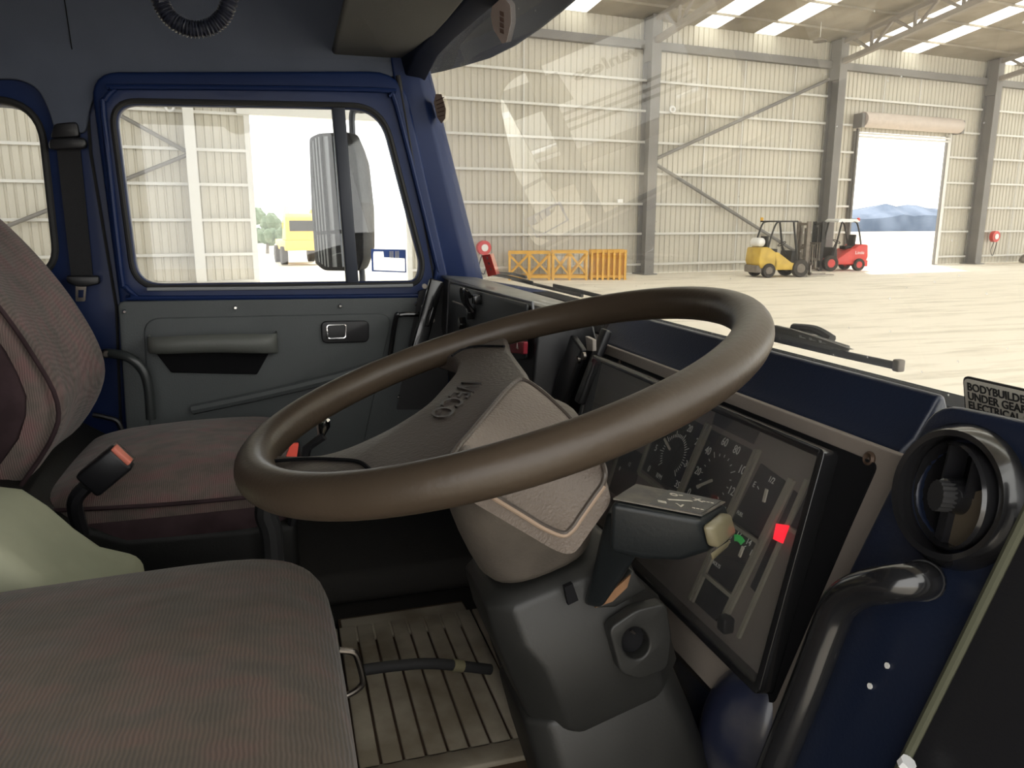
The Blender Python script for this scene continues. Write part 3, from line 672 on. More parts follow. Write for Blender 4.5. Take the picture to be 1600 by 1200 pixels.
# rear and driver side of the cab (the driver door stands open behind the photographer)
g = G(); g.box((-1.22, .93, 1.9), (.04, 2.15, 1.6)); st(g.mk('wall_rear', dark), 'rear lining of the cab')
g = G(); g.box((-.9, -.16, 1.9), (.6, .05, 1.6)); g.box((.45, -.19, 1.5), (.22, .05, 1.0)); st(g.mk('wall_right', navy), 'driver side pillars beside the open door')
g = G(); g.box((-3.4, .95, 2.0), (4.2, 2.16, 1.9)); 
for k in range(9): g.box((-1.5-.12*k, 2.035, 2.1), (.05, .02, 1.0))
st(g.mk('truck_body', mat('body_dark_grey', (.035, .037, .042), .5), smooth=False), 'dark body of the truck behind the cab')
# cab floor, footwells and bulkhead
g = G(); g.box((-.3, .93, 1.22), (1.85, 2.15, .05)); st(g.mk('floor.001', carpet), 'dark floor of the cab')
g = G(); g.box((.66, .93, 1.55), (.05, 2.12, .64)); st(g.mk('wall_front', dark), 'dark bulkhead below the dashboard')
# interior passenger sun visor
vp = [Z(522, 95, 2.43), Z(627, 117, 2.43), Z(722, -2, 2.43), Z(800, -100, 2.43), Z(580, -100, 2.43), Z(548, -2, 2.43)]
t = thing('interior_visor', 'charcoal padded sun visor above the passenger seat', 'sun visor', vp[0])
plate('visor_pad', rnd(vp, [.02, .012, 0, .01, .01, 0], 4), [], visorm, t, out_vec=(0, 0, 1), thick=.02, bevel=.008)
g = G(); g.disc(Z(614, 120, 2.425), (0, 0, 1), .012, .04, 12); g.bar(Z(614, 120, 2.43), Z(655, 70, 2.45), .012, .012); g.mk('hinge', black, t)
# curly cord
cp = [Y(243, -40, 1.3), Y(252, 5, 1.3), Y(270, 32, 1.3), Y(302, 46, 1.3), Y(336, 38, 1.3), Y(355, 12, 1.3), Y(366, -40, 1.3)]
path = curve(cp, 40); rr = [.0118+.0014*math.sin(i*1.1) for i in range(len(path))]
g = G(); g.tube(path, rr, 10); tag(g.mk('curly_cord', mat('cord_rubber', (.018, .02, .032), .35)), 'dark coiled cord hanging from the cab ceiling', 'cord')
# B pillar trim and belt
t = thing('seat_belt', 'black seat belt with guide and buckle tongue on the cab pillar', 'seat belt', Y(120, 300, YW-.03))
g = G(); g.prism(rnd(YP([(84, 193), (120, 190), (124, 214), (78, 216)], YW-.03), .008), (0, .02, 0)); g.mk('guide_cover', black, t, bevel=.004)
g = G(); g.prism(rnd(YP([(76, 216), (133, 214), (135, 232), (75, 234)], YW-.045), .012), (0, .02, 0)); g.mk('belt_guide', black, t, bevel=.004)
g = G(); g.prism(YP([(88, 228), (125, 228), (146, 440), (112, 440)], YW-.012), (0, .003, 0)); g.mk('webbing', mat('belt_webbing', (.014, .014, .016), .8, bump=.5, bscale=900), t)
g = G(); g.prism(rnd(YP([(103, 431), (154, 431), (155, 444), (135, 448), (120, 448), (104, 441)], YW-.035), .006), (0, .015, 0)); g.mk('tongue_grip', black, t, bevel=.003)
plate('tongue', rnd(YP([(118, 446), (135, 446), (133, 471), (118, 471)], YW-.032), .004), [YP([(122, 453), (131, 453), (130, 465), (122, 465)], YW-.032)], steel, t, thick=.003)
g = G(); g.tube([Y(137, 175, YW-.004), Y(142, 240, YW-.004), Y(182, 480, YW-.004), Y(190, 700, YW-.004)], .0035, 6); st(g.mk('trim_5', rubber), 'rubber edge of the door opening')
g = G(); g.prism(YP([(80, 120), (140, 120), (185, 480), (120, 480)], YW-.002), (0, .004, 0))
# grab handle beside the passenger seat
t = thing('grab_bar', 'dark curved grab handle behind the passenger seat cushion', 'handle', Y(200, 560, YW-.06))
g = G(); g.tube(curve([Y(160, 553, YW-.03), Y(170, 552, YW-.08), Y(200, 558, YW-.1), Y(222, 577, YW-.1), Y(232, 605, YW-.1), Y(236, 655, YW-.1)], 8), .0105, 12); g.mk('grip', mat('handle_rubber', (.03, .034, .034), .35), t)
g = G(); g.disc(Y(166, 553, YW-.09), (0, -1, 0), .009, .003, 14, .006); g.mk('bolt', steel, t)

# ================================================================== SEATS
def cushion(name, x0, x1, y0, y1, z0, z1, m, parent, crown=.02, e=4, front_drop=.0, tilt=0):
    """soft rounded block, one closed surface"""
    nu, nv = 28, 14; vs = []; fs = []
    cx, cy, cz = (x0+x1)/2, (y0+y1)/2, (z0+z1)/2; ax, ay, az = (x1-x0)/2, (y1-y0)/2, (z1-z0)/2
    sp = lambda c, p: math.copysign(abs(c)**p, c)
    for j in range(nv+1):
        ph = -math.pi/2+math.pi*j/nv
        for i in range(nu):
            th = 2*math.pi*i/nu
            X_ = sp(math.cos(ph), .35)*sp(math.cos(th), .28); Y_ = sp(math.cos(ph), .35)*sp(math.sin(th), .28); Z_ = sp(math.sin(ph), .5)
            z = cz+az*Z_
            if Z_ > 0: z += crown*(1-X_*X_)*(1-Y_*Y_)*Z_ - front_drop*max(0, X_)**4
            z += tilt*X_
            vs.append((cx+ax*X_, cy+ay*Y_, z))
    for j in range(nv):
        for i in range(nu): fs.append((j*nu+i, j*nu+(i+1) % nu, (j+1)*nu+(i+1) % nu, (j+1)*nu+i))
    return mesh(name, vs, fs, m, parent, subs=1)
ds = thing('truck_seat', 'brown patterned fabric driver seat in the foreground', 'seat', (-.3, .57, 1.3))
cushion('seat_cushion', -.56, .035, .2, .865, 1.53, 1.70, fabric, ds, .02, tilt=.012)
g = G(); g.box((-.27, .52, 1.42), (.5, .5, .24)); g.mk('seat_base', dark, ds, bevel=.03)
g = G()
for off in (0, 1):
    y_ = .74-.2*off; g.tube([V((x, y_+(.06*x), 1.716+.012*(-x/.5) if False else 1.7165)) for x in (-.4, -.3)], .0001, 4)
# piping seam across the cushion
seam = []
# pale shell of the driver seat back / side
g = G()
pp = [Y(-60, 748, 1.04), Y(0, 752, 1.04), Y(40, 757, 1.04), Y(80, 783, 1.04), Y(120, 818, 1.04), Y(160, 846, 1.04), Y(230, 862, 1.04), Y(230, 1000, 1.04), Y(-60, 1000, 1.04)]
g.prism(pp, (0, -.16, -.01)); tag(g.mk('seat_side_shell', pale, bevel=.02, seg=4), 'pale green plastic shell between the two seats', 'seat shell')
g = G(); g.lathe(Y(-2, 884, .95), (.6, -.5, .6), [(.001, .03), (.018, .026), (.024, .01), (.022, -.02), (.012, -.04)], 18); tag(g.mk('adjuster_knob', black), 'black ribbed knob at the left edge beside the pale shell', 'knob')
ps = thing('truck_seat', 'brown fabric passenger seat beside the far door', 'seat', (-.3, 1.6, 1.3))
cushion('seat_cushion', -.44, .0, 1.37, 1.87, 1.50, 1.605, fabric2, ps, .035, tilt=.008)
g = G(); 
pc = [(-.40, 1.385, 1.578), (-.2, 1.36, 1.578), (-.02, 1.368, 1.578)]
g.tube(curve([V(p) for p in pc]+[V((.008, 1.45, 1.575)), V((.01, 1.7, 1.575))], 5), .004, 8); g.mk('piping', sidef, ps)
cushion('cushion_side', -.43, .004, 1.362, 1.875, 1.46, 1.574, sidef, ps, 0)
g = G(); g.prism([(-.62, 1.36, 1.63), (-.52, 1.36, 1.645), (-.46, 1.36, 1.63), (-.36, 1.36, 1.56), (-.28, 1.36, 1.525), (0, 1.36, 1.52), (0, 1.36, 1.33), (-.62, 1.36, 1.33)], (0, .5, 0)); g.mk('seat_base', mat('seat_base_plastic', (.007, .007, .0065), .55, bump=.2, spec=.25), ps, bevel=.015, seg=3)
# seat back: profile in the x-z plane, lofted across the width with soft edges
def backprof(sc, dx):
    # front line (cushion side) and rear line
    F = [(-.47, 1.565), (-.385, 1.68), (-.365, 1.75), (-.395, 1.84), (-.44, 1.93), (-.50, 2.02), (-.57, 2.10), (-.66, 2.17), (-.74, 2.19)]
    Bk = [(-.86, 2.16), (-.84, 2.02), (-.78, 1.85), (-.70, 1.72), (-.60, 1.58)]
    P = F+Bk; cx = sum(p[0] for p in P)/len(P); cz = sum(p[1] for p in P)/len(P)
    return [((p[0]-cx)*sc+cx+dx, (p[1]-cz)*sc+cz) for p in P]
g = G(); rings = []
for y, sc in ((1.40, .80), (1.405, .90), (1.425, .975), (1.47, 1.0), (1.62, 1.0), (1.77, 1.0), (1.82, .975), (1.845, .9), (1.85, .8)):
    rings.append([V((a, y, b)) for a, b in backprof(sc, -.02 if sc == 1 and y > 1.5 and y < 1.7 else 0)])
g.loft(rings); g.mk('backrest', fabric2, ps, subs=2)
g = G(); g.loft([[V((a, y, b)) for a, b in backprof(s_, -.012)] for y, s_ in ((1.385, .78), (1.39, .86), (1.415, .94))]); g.mk('backrest_side', sidef, ps, subs=1)
g = G(); g.tube(curve([V((a, 1.412, b)) for a, b in backprof(.965, 0)[:8]], 4), .004, 8); g.mk('piping.001', sidef, ps)
# buckle
t = thing('belt_buckle', 'black seat belt buckle with red release button beside the passenger seat', 'buckle', (-.3, 1.33, 1.5))
bc = Y(165, 735, 1.32); Rb = Matrix.Rotation(math.radians(-38), 3, 'Y')
g = G(); g.box(bc, (.072, .032, .048), Rb); g.mk('buckle_body', black, t, bevel=.006)
g = G(); g.box(bc+Rb @ V((.037, -.004, .003)), (.008, .024, .036), Rb); g.mk('release_button', salmon, t, bevel=.002)
g = G(); g.box(bc+Rb @ V((.039, .008, .003)), (.006, .008, .040), Rb); g.mk('tongue_slot', steel, t)
g = G(); g.tube(curve([bc-Rb @ V((.04, 0, 0)), bc+V((-.05, .0, -.05)), bc+V((-.05, .02, -.11))], 5), .012, 8); g.mk('buckle_stalk', black, t)
# webbing at the seat joint
g = G(); g.tube(curve([Y(145, 648, 1.9), Y(165, 652, 1.9), Y(185, 660, 1.9), Y(195, 690, 1.9)], 6), .006, 8); tag(g.mk('belt_anchor_strap', black), 'black belt strap end behind the passenger seat cushion', 'belt')

# ================================================================== FLOOR MAT, LEVERS
m0 = [Z(528, 967, 1.262), Z(722, 938, 1.262), Z(860, 1180, 1.262), Z(900, 1290, 1.262), Z(560, 1330, 1.262)]
t = thing('floor_mat', 'worn ribbed rubber mat on the cab floor by the driver seat', 'mat', m0[0])
g = G(); g.prism(m0, (0, 0, -.012)); g.mk('mat_sheet', rust, t, bevel=.002)
gr = [((540, 1010), (580, 1190)), ((572, 1003), (602, 1192)), ((582, 997), (632, 1187)), ((606, 993), (665, 1181)), ((630, 992), (693, 1176)), ((653, 988), (722, 1170)), ((678, 985), (752, 1162)), ((704, 990), (778, 1156))]
gx = [.40, .36, .32]
zf = 1.262
for k in range(10):
    # raised ribs between the grooves, running front to rear edge of the mat
    x = .035+.0335*k; g = G(); g.box((x+.012, 1.21, zf+.004), (.0295, .42, .008)); g.mk('rib', matm, t, bevel=.002)
g = G(); q = [Z(532, 968, zf+.006), Z(722, 940, zf+.006), Z(738, 968, zf+.006), Z(728, 975, zf+.006), Z(538, 1003, zf+.006)]; g.prism(q, (0, 0, -.006)); g.mk('mat_border', matm, t, bevel=.002)
g = G(); g.bar((.385, 1.5, zf+.006), (.385, .95, zf+.006), .03, .014); g.bar((.0, .985, zf+.003), (.4, .985, zf+.003), .045, .01); g.mk('mat_edge', matm, t, bevel=.003)
# lever with hose
t = thing('seat_lever', 'black rubber covered lever with a metal loop below the driver seat', 'lever', Y(560, 1050, .92))
g = G(); g.tube(curve([Y(566, 1047, .92), Y(620, 1040, .93), Y(680, 1037, .94), Y(766, 1046, .96)], 8), .0075, 12); g.mk('lever_sleeve', rubber, t)
a = Y(706, 1039, .946); b = Y(722, 1041, .95); g = G(); g.tube([a, b], .0088, 14); g.mk('metal_clamp', mat('brass_band', (.35, .32, .2), .4, metal=.6), t)
g = G(); g.tube(curve([Y(530, 1016, .9), Y(552, 1019, .9), Y(560, 1032, .9), Y(567, 1062, .9), Y(562, 1074, .9), Y(545, 1085, .9), Y(528, 1090, .9)], 6), .0042, 10); g.mk('wire_loop', steel, t)
g = G(); g.bar(Y(533, 1088, .9), V((-.03, .76, 1.44)), .012, .008); g.mk('lever_bracket', black, t)
# passenger side tunnel and console between the seats
g = G(); g.box((.12, 1.735, 1.285), (.9, .38, .075)); tag(g.mk('tunnel_cover', carpet, bevel=.02), 'dark carpeted engine cover on the cab floor', 'engine cover')
t = thing('gear_lever', 'small lever with shiny knob in front of the passenger seat', 'gear lever', Y(500, 800, 1.35))
g = G(); kp = Y(505, 664, 1.35); g.lathe(kp, (.2, -.3, 1), [(.001, .016), (.010, .012), (.013, 0), (.008, -.014), (.005, -.03)], 16); g.mk('knob', chrome, t)
g = G(); g.tube([kp+V((0, 0, -.02)), Y(480, 700, 1.36), Y(455, 820, 1.37)], .008, 8); g.mk('shaft', black, t)
g = G(); c_ = Y(455, 706, 1.2); g.prism(rnd([c_+V((-.011, 0, -.014)), c_+V((.0, 0, .012)), c_+V((.012, 0, .012)), c_+V((.007, 0, -.014))], .002), (0, .008, 0)); g.mk('red_tab', redplastic, t)
g = G(); g.tube(curve([Y(425, 760, 1.27), Y(415, 800, 1.27), Y(425, 840, 1.27), Y(430, 960, 1.27)], 5), .018, 10); g.mk('boot', rubber, t)

# ================================================================== DASHBOARD
# prism along y of x-z profiles
def yprism(prof, y0, y1, name, m, parent=None, **k): g = G(); g.prism([V((a, y0, b)) for a, b in prof], (0, y1-y0, 0)); return g.mk(name, m, parent, **k)
pn0 = V((.45, .524, 1.855)); pdn = V((-.213, 0, -.977)); pnn = V((-.977, 0, .213))
PO = V((.45, 1.03, 1.855))
def PP(u, v, off=0): return PO + V((0, -1, 0))*u - pdn*v + pnn*off      # panel coordinates: right, up, out of the panel
dash = thing('dashboard', 'dark blue black dashboard with instrument hood running under the windscreen', 'dashboard', (.55, .93, 1.5))
yprism([(.495, 1.916), (.502, 1.915), (.53, 1.85), (.62, 1.5), (.40, 1.5), (.408, 1.61), (.462, 1.872), (.475, 1.882)], .475, 1.10, 'instrument_hood', navy, dash, bevel=.005, seg=3)
yprism([(.497, 1.900), (.505, 1.86), (.62, 1.4), (.47, 1.4), (.49, 1.86)], 1.10, 1.15, 'centre_panel', black, dash, bevel=.006)
yprism([(.385, 1.914), (.475, 1.905), (.49, 1.85), (.60, 1.6), (.40, 1.6), (.375, 1.80)], 1.15, 1.90, 'passenger_pod', black, dash, bevel=.006)
# top pad on passenger side, reflected light put into its pale colour
yprism([(.38, 1.922), (.474, 1.914), (.474, 1.906), (.38, 1.914)], 1.13, 1.91, 'passenger_top_pad', mat('sheen_top_pad', (.16, .155, .14), .45, coat=.3, var=.3, vscale=25), dash, bevel=.003)
# open fuse box in passenger pod
f0 = [X(703, 443, .373), X(826, 476, .373), X(824, 560, .373), X(700, 560, .373)]
plate('pod_face', rnd(f0, .006), [], mat('pod_face_black', (.014, .015, .018), .45), dash, out_vec=(-1, 0, 0), thick=.004, bevel=.001)
g = G(); g.tube([X(698, 520, .368), X(702, 439, .368), X(832, 473, .368), X(837, 520, .368)], .0022, 8); g.mk('pod_edge', mat('pod_edge_grey', (.10, .10, .11), .35), dash)
g = G(); g.tube([X(708, 471, .366), X(730, 479, .366)], .0022, 6); g.mk('pod_slot', steel, dash)
g = G(); a = X(742, 470, .366)
for k in range(4):
    q = V(a)+V((random.uniform(-.012, .0), random.uniform(-.03, .03), random.uniform(-.02, .018)))
    g.tube(curve([q, q+V((-.012, random.uniform(-.02, .02), .014)), q+V((-.006, random.uniform(-.02, .02), -.012)), q+V((.006, 0, -.03))], 5), .0045, 8)
g.mk('plug_wiring', gloss, dash)
for k, (px, py) in enumerate(((745, 468), (735, 490), (722, 505))): g = G(); g.box(X(px, py, .362), (.016, .02, .018), Matrix.Rotation(.4*k, 3, 'X')); g.mk('connector', gloss, dash, bevel=.002)
# hazard switch
g = G(); h0 = [X(796, 530, .361), X(818, 534, .361), X(817, 554, .361), X(797, 551, .361)]; g.prism(rnd(h0, .003), (.008, 0, 0)); hz = g.mk('hazard_switch', mat('hazard_red', (.28, .02, .035), .45), dash, bevel=.002)
text('triangle_mark', 'A', .014, X(808, 541, .3595), (0, -1, 0), (0, 0, 1), white, hz)
# centre slim panel, column bracket and silvery lever by hood side
g = G(); g.prism(rnd([X(914, 525, .42), X(926, 531, .42), X(926, 549, .42), X(917, 548, .42)], .002), (.006, 0, 0)); g.mk('silver_bracket', mat('bracket_grey', (.35, .31, .27), .5), dash, bevel=.001)
g = G(); g.bar(X(905, 535, .43), X(870, 640, .41), .05, .012, V((1, 0, 0))); g.bar(X(948, 515, .45), X(905, 630, .41), .02, .012, V((1, 0, 0))); g.mk('centre_rib', black, dash, bevel=.003)
for px, py in ((905, 562), (914, 556)): g = G(); g.disc(X(px, py, .425), (-1, 0, 0), .006, .004, 12); g.mk('screw', steel, dash)
# black hinge arm at the passenger corner
g = G(); g.bar(Y(682, 438, 1.84), Y(645, 575, 1.80), .035, .02, V((0, 1, 0))); g.bar(Y(677, 480, 1.8), Y(668, 510, 1.8), .01, .01); g.mk('corner_bracket', gloss, dash, bevel=.004)
g = G(); g.prism(YP([(655, 455), (700, 440), (700, 640), (620, 640)], 1.90), (0, .02, 0)); g.mk('corner_panel', black, dash)
g = G(); g.disc(Y(663, 447, 1.84), (0, -1, 0), .006, .006, 10); g.disc(Y(675, 500, 1.84), (0, -1, 0), .006, .006, 10); g.mk('screw', steel, dash)
# dash underside and blue painted bulge
g = G(); yprism([(.408, 1.61), (.40, 1.58), (.46, 1.40), (.62, 1.28), (.62, 1.6)], .30, 1.05, 'lower_panel', black, dash, bevel=.01)
bl = mat('worn_blue_paint', (.02, .024, .05), .3, coat=.3, col2=(.10, .095, .10), vscale=11)
g = G(); bc = X(1165, 1175, .405); R_ = []
for j in range(1, 9):
    a = math.pi/2*j/8; R_.append([bc+V((-.05*math.cos(a)+.01, math.cos(th)*.06*math.sin(a)-math.sin(th)*.02*math.sin(a), math.sin(th)*.085*math.sin(a)+.02)) for th in [2*math.pi*i/20 for i in range(20)]])
g.loft(R_); g.mk('painted_bulge', bl, dash, subs=1)

# instrument panel ------------------------------------------------
ins = thing('instrument_panel', 'instrument panel of dials under a clear lens in a brown grey bezel', 'instrument panel', PP(.25, -.1))
def pquad(name, pts, off, m, th=.004, r=0, parent=ins, holes=(), bevel=0):
    P = [PP(a, b, off-th) for a, b in pts]; P = rnd(P, r, 4) if r else P
    return plate(name, P, [[PP(a, b, off-th) for a, b in h] for h in holes], m, parent, out_vec=pnn, thick=th, bevel=bevel)
bz = pquad('bezel', [(-.035, .017), (.574, .017), (.556, -.06), (.512, -.27), (-.06, -.27)], .004, bezelm, .012, bevel=.002)
pquad('bezel_inset', [(.0, .006), (.551, .006), (.541, -.05), (.511, -.232), (.0, -.232)], .006, dark, .004, .008)
for px, py, in ((1365, 718), (1190, 1080), (973, 570)):
    r = ray(px, py); P = EYE+r*((PO-EYE).dot(pnn)/r.dot(pnn))+pnn*.004
    g = G(); g.lathe(P, pnn, [(.0062, 0), (.0062, .0015), (.0045, .003), (.003, .002), (.001, .0015)], 16); g.mk('bezel_screw', mat('screw_bronze', (.10, .065, .045), .5, metal=.5), ins)
dz = .007
pquad('dial_board', [(.003, -.003), (.503, -.003), (.503, -.217), (.003, -.217)], dz, blankm, .001)
def sk(u, v): return (u, v)   # measured positions already carry the lean of the dials
# black dial windows: tach, speedo, fuel, volt, small, lamps
dial = lambda name, pts: pquad(name, pts, dz+.001, dialm, .001)
dial('tachometer', [(.213, -.025), (.312, -.027), (.288, -.118), (.193, -.112)])
dial('speedometer', [(.319, -.027), (.404, -.028), (.380, -.118), (.297, -.110)])
dial('small_gauge', [(.128, -.095), (.188, -.095), (.180, -.165), (.118, -.165)])
dial('fuel_gauge', [(.414, -.036), (.462, -.042), (.444, -.104), (.393, -.103)])
dial('volt_gauge', [(.388, -.107), (.443, -.108), (.425, -.168), (.372, -.168)])
dial('lamp_strip', [(.468, -.045), (.479, -.047), (.458, -.152), (.445, -.150)])
dial('lower_blank', [(.369, -.172), (.423, -.172), (.408, -.205), (.356, -.205)])
dial('side_blank', [(.318, -.004), (.40, -.006), (.395, -.022), (.318, -.021)])
dial('lamp_blank', [(.487, -.036), (.503, -.036), (.498, -.077), (.477, -.076)])
def strip(a, b, wd=.004): 
    g = G(); g.bar(PP(*a, dz+.003), PP(*b, dz+.003), wd, .003, pnn); g.mk('divider', sepm, ins)
for a, b in (((.318, -.022), (.292, -.116)), ((.311, -.022), (.286, -.120)), ((.410, -.024), (.365, -.205)), ((.404, -.026), (.36, -.205)), ((.467, -.036), (.422, -.205)), ((.463, -.036), (.417, -.205)), ((.484, -.03), (.450, -.2)), ((.206, -.03), (.189, -.118)),
             ((.290, -.120), (.38, -.120)), ((.388, -.1055), (.446, -.106)), ((.472, -.078), (.50, -.078)), ((.37, -.17), (.43, -.17)), ((.19, -.118), (.286, -.120)), ((.128, -.09), (.115, -.17))): strip(a, b)
lean = lambda: (PP(.3, -.05)-PP(.28, -.13))
UPv = (PP(.3, -.04)-PP(.279, -.12)).normalized(); RTv = V((0, -1, 0))
def num(s, u, v, size=.0125, m=white): return text('dial_number', s, size, PP(u, v, dz+.0022), RTv, UPv, m, ins, .0002, sx=.8)
for s, u, v in (('0', .211, -.106), ('5', .216, -.078), ('10', .228, -.053), ('15', .252, -.038), ('20', .279, -.037), ('25', .301, -.047), ('30', .291, -.076), ('35', .281, -.103)): num(s, u, v)
num('RPM', .238, -.107, .009)
for s, u, v in (('0', .308, -.103), ('20', .315, -.076), ('40', .324, -.050), ('60', .350, -.033), ('80', .373, -.035), ('100', .392, -.051), ('120', .384, -.076), ('140', .372, -.099)): num(s, u, v, .0135)
for s, u, v in (('E', .414, -.058), ('1/2', .437, -.046), ('F', .455, -.060)): num(s, u, v, .009)
num('FUEL', .404, -.092, .006)
for s, u, v in (('10', .397, -.118), ('12', .411, -.110), ('14', .428, -.112), ('16', .437, -.120)): num(s, u, v, .010)
num('VOLTS', .388, -.153, .006); num('8', .137, -.129, .008); num('12', .160, -.116, .008)
def ticks(c, r0, r1, a0, a1, n, lean_k=.25):
    g = G()
    for i in range(n+1):
        a = math.radians(a0+(a1-a0)*i/n); L = r1-(.004 if i % 5 else 0)
        f = lambda r: PP(c[0]+r*math.cos(a)+lean_k*r*math.sin(a), c[1]+r*math.sin(a), dz+.002)
        g.bar(f(r0), f(L), .0008, .0004, pnn)
    g.mk('tick_marks', white, ins)
ticks((.257, -.074), .022, .03, 225, -45, 35); ticks((.349, -.072), .024, .031, 225, -45, 14)
ticks((.431, -.066), .012, .016, 150, 30, 4); ticks((.411, -.128), .012, .016, 160, 20, 6)
def ndl(name, a, b, wd=.0028): g = G(); g.bar(PP(*a, dz+.0035), PP(*b, dz+.0035), wd, .0015, pnn); g.mk(name, needle, ins)
def atp(px, py):
    r = ray(px, py); P = EYE+r*((PO+pnn*dz-EYE).dot(pnn)/r.dot(pnn)); return (1.03-P.y, (P-PO).dot(-pdn))
ndl('tach_needle', atp(1042, 686), atp(1051, 703)); ndl('speed_needle', atp(1093, 761), atp(1117, 751)); ndl('fuel_needle', atp(1198, 785), atp(1203, 765), .0035); ndl('volt_needle', atp(1160, 870), atp(1166, 855), .0035)
g = G(); n = 10
for i in range(n):
    f = lambda a, r: PP(.411+r*math.cos(a)+.2*r*math.sin(a), -.128+r*math.sin(a), dz+.0025)
    a, b = math.radians(125-65*i/n), math.radians(125-65*(i+1)/n); g.add([f(a, .010), f(b, .010), f(b, .017), f(a, .017)], [(0, 1, 2, 3)])
g.mk('green_band', greenp, ins, solid=.0004)
P = [atp(*p) for p in ((1216, 822), (1240, 818), (1238, 836), (1228, 850), (1217, 842))]; pquad('warning_lamp', [atp(1221, 819), atp(1241, 822), atp(1231, 850), atp(1216, 843)], dz+.006, redlamp, .001)
pquad('red_triangle', [atp(1297, 752), atp(1286, 789), atp(1279, 782)], dz+.002, redp, .001)
pquad('red_mark', [atp(1270, 799), atp(1284, 798), atp(1278, 811), atp(1262, 822)], dz+.002, redp, .001)
g = G(); q = atp(1142, 975); g.box(PP(*q, dz+.006), (.012, .014, .016)); g.mk('trip_reset', black, ins, bevel=.002)
# lens and its rim
lr = rnd([PP(0, 0, .02), PP(.506, 0, .02), PP(.506, -.222, .02), PP(0, -.222, .02)], .006, 4)
g = G(); lr2 = [p for p in lr]
plate('lens', lr, [], lensm, ins, out_vec=pnn, thick=.002)
inn = [PP(.004, -.004, .005), PP(.502, -.004, .005), PP(.502, -.218, .005), PP(.004, -.218, .005)]
plate('lens_frame', rnd([PP(-.002, .002, .005), PP(.508, .002, .005), PP(.508, -.224, .005), PP(-.002, -.224, .005)], .006, 4), [inn], gloss, ins, out_vec=pnn, thick=.017, bevel=.001)
g = G(); g.tube(lr, .0013, 6, True); g.mk('lens_edge', mat('lens_edge', (.3, .3, .31), .25), ins)

# vent pod --------------------------------------------------------
def QV(px, py, off):
    r = ray(px, py); return EYE+r*((PO+pnn*off-EYE).dot(pnn)/r.dot(pnn))
pod = thing('vent_pod', 'navy plastic dash end holding the round air vent', 'dash end', QV(1500, 900, .03))
pts = [(1462, 637), (1700, 690), (1780, 720), (1500, 1330), (1150, 1330), (1222, 1150), (1328, 900), (1420, 715)]
vc = QV(1497, 775, .03); yv = V((0, 1, 0)); uv = -pdn
hole = [vc+(yv*math.cos(2*math.pi*i/32)+uv*math.sin(2*math.pi*i/32))*.037-pnn*.034 for i in range(32)]
plate('pod_face', rnd([QV(a, b, .03) - pnn*.034 for a, b in pts], [.018, 0, 0, 0, 0, 0, 0, .004], 5), [hole], navy, pod, out_vec=pnn, thick=.034, bevel=.004)
vt = thing('air_vent', 'round black swivelling air vent with ribbed centre knob', 'air vent', vc)
g = G(); g.lathe(vc, pnn, [(.0365, -.03), (.0375, .004), (.039, .012), (.043, .013), (.0485, .004), (.049, -.001)], 56); g.mk('outer_ring', gloss, vt)
ta = (pnn+V((0, .22, -.1))).normalized()
g = G(); g.lathe(vc+pnn*.001, ta, [(.0335, -.015), (.0358, -.004), (.0362, .006), (.0345, .008), (.0335, .004), (.033, -.012)], 56); g.mk('inner_ring', gloss, vt)
g = G(); g.lathe(vc-pnn*.025, pnn, [(.038, 0), (.001, -.001)], 32); g.mk('vent_duct', dark, vt)
ux = ta.cross(V((0, 0, 1))).normalized(); uy = ux.cross(ta).normalized()
for k in (-1, 1):
    g = G(); R9 = Matrix((ux, uy, ta)).transposed(); g.box(vc+ux*.0125*k+uy*(.018)*(1)-ta*.002, (.002, .03, .014), R9); g.mk('fin', black, vt)
g = G(); g.box(vc-uy*.02-ta*.002+ux*.004, (.008, .028, .012), R9); g.mk('fin', black, vt)
g = G(); a = [vc+(ux*math.cos(t_)+uy*math.sin(t_))*.034-ta*.004 for t_ in [math.radians(150+i*11) for i in range(12)]]
g.prism(a+[vc-uy*.004-ta*.004, vc-ux*.01+uy*.006-ta*.004], ta*.003); g.mk('damper_flap', mat('dusty_flap', (.10, .08, .055), .45), vt)
g = G(); g.lathe(vc+ta*.004, ta, [(.013, -.01), (.012, .0), (.011, .006), (.0, .009)], 28); g.mk('hub', gloss, vt)
g = G(); kc = vc+ta*.012-ux*-.0; n = 18
g.loft([[kc-ux*.003+(ux*math.cos(2*math.pi*i/36)*.8+uy*math.sin(2*math.pi*i/36))*(.0098+.0008*(i % 2))+ta*h for i in range(36)] for h in (-.004, .006)]); g.mk('knob', rubber, vt)
# handle
t = thing('grab_rail', 'black bent tube grab rail on the driver side dash end', 'handle', QV(1440, 910, .03))
g = G(); g.tube(curve([QV(1450, 905, .02), QV(1440, 907, .045), QV(1395, 912, .06), QV(1345, 922, .062), QV(1312, 945, .062), QV(1292, 990, .06), QV(1262, 1070, .058), QV(1195, 1240, .055), QV(1150, 1370, .05)], 10), .0128, 20); g.mk('rail_tube', gloss, t)
g = G(); a = QV(1440, 907, .045); b = QV(1450, 905, .025); g.tube([b, a], .0136, 20); g.mk('rail_socket', rubber, t)
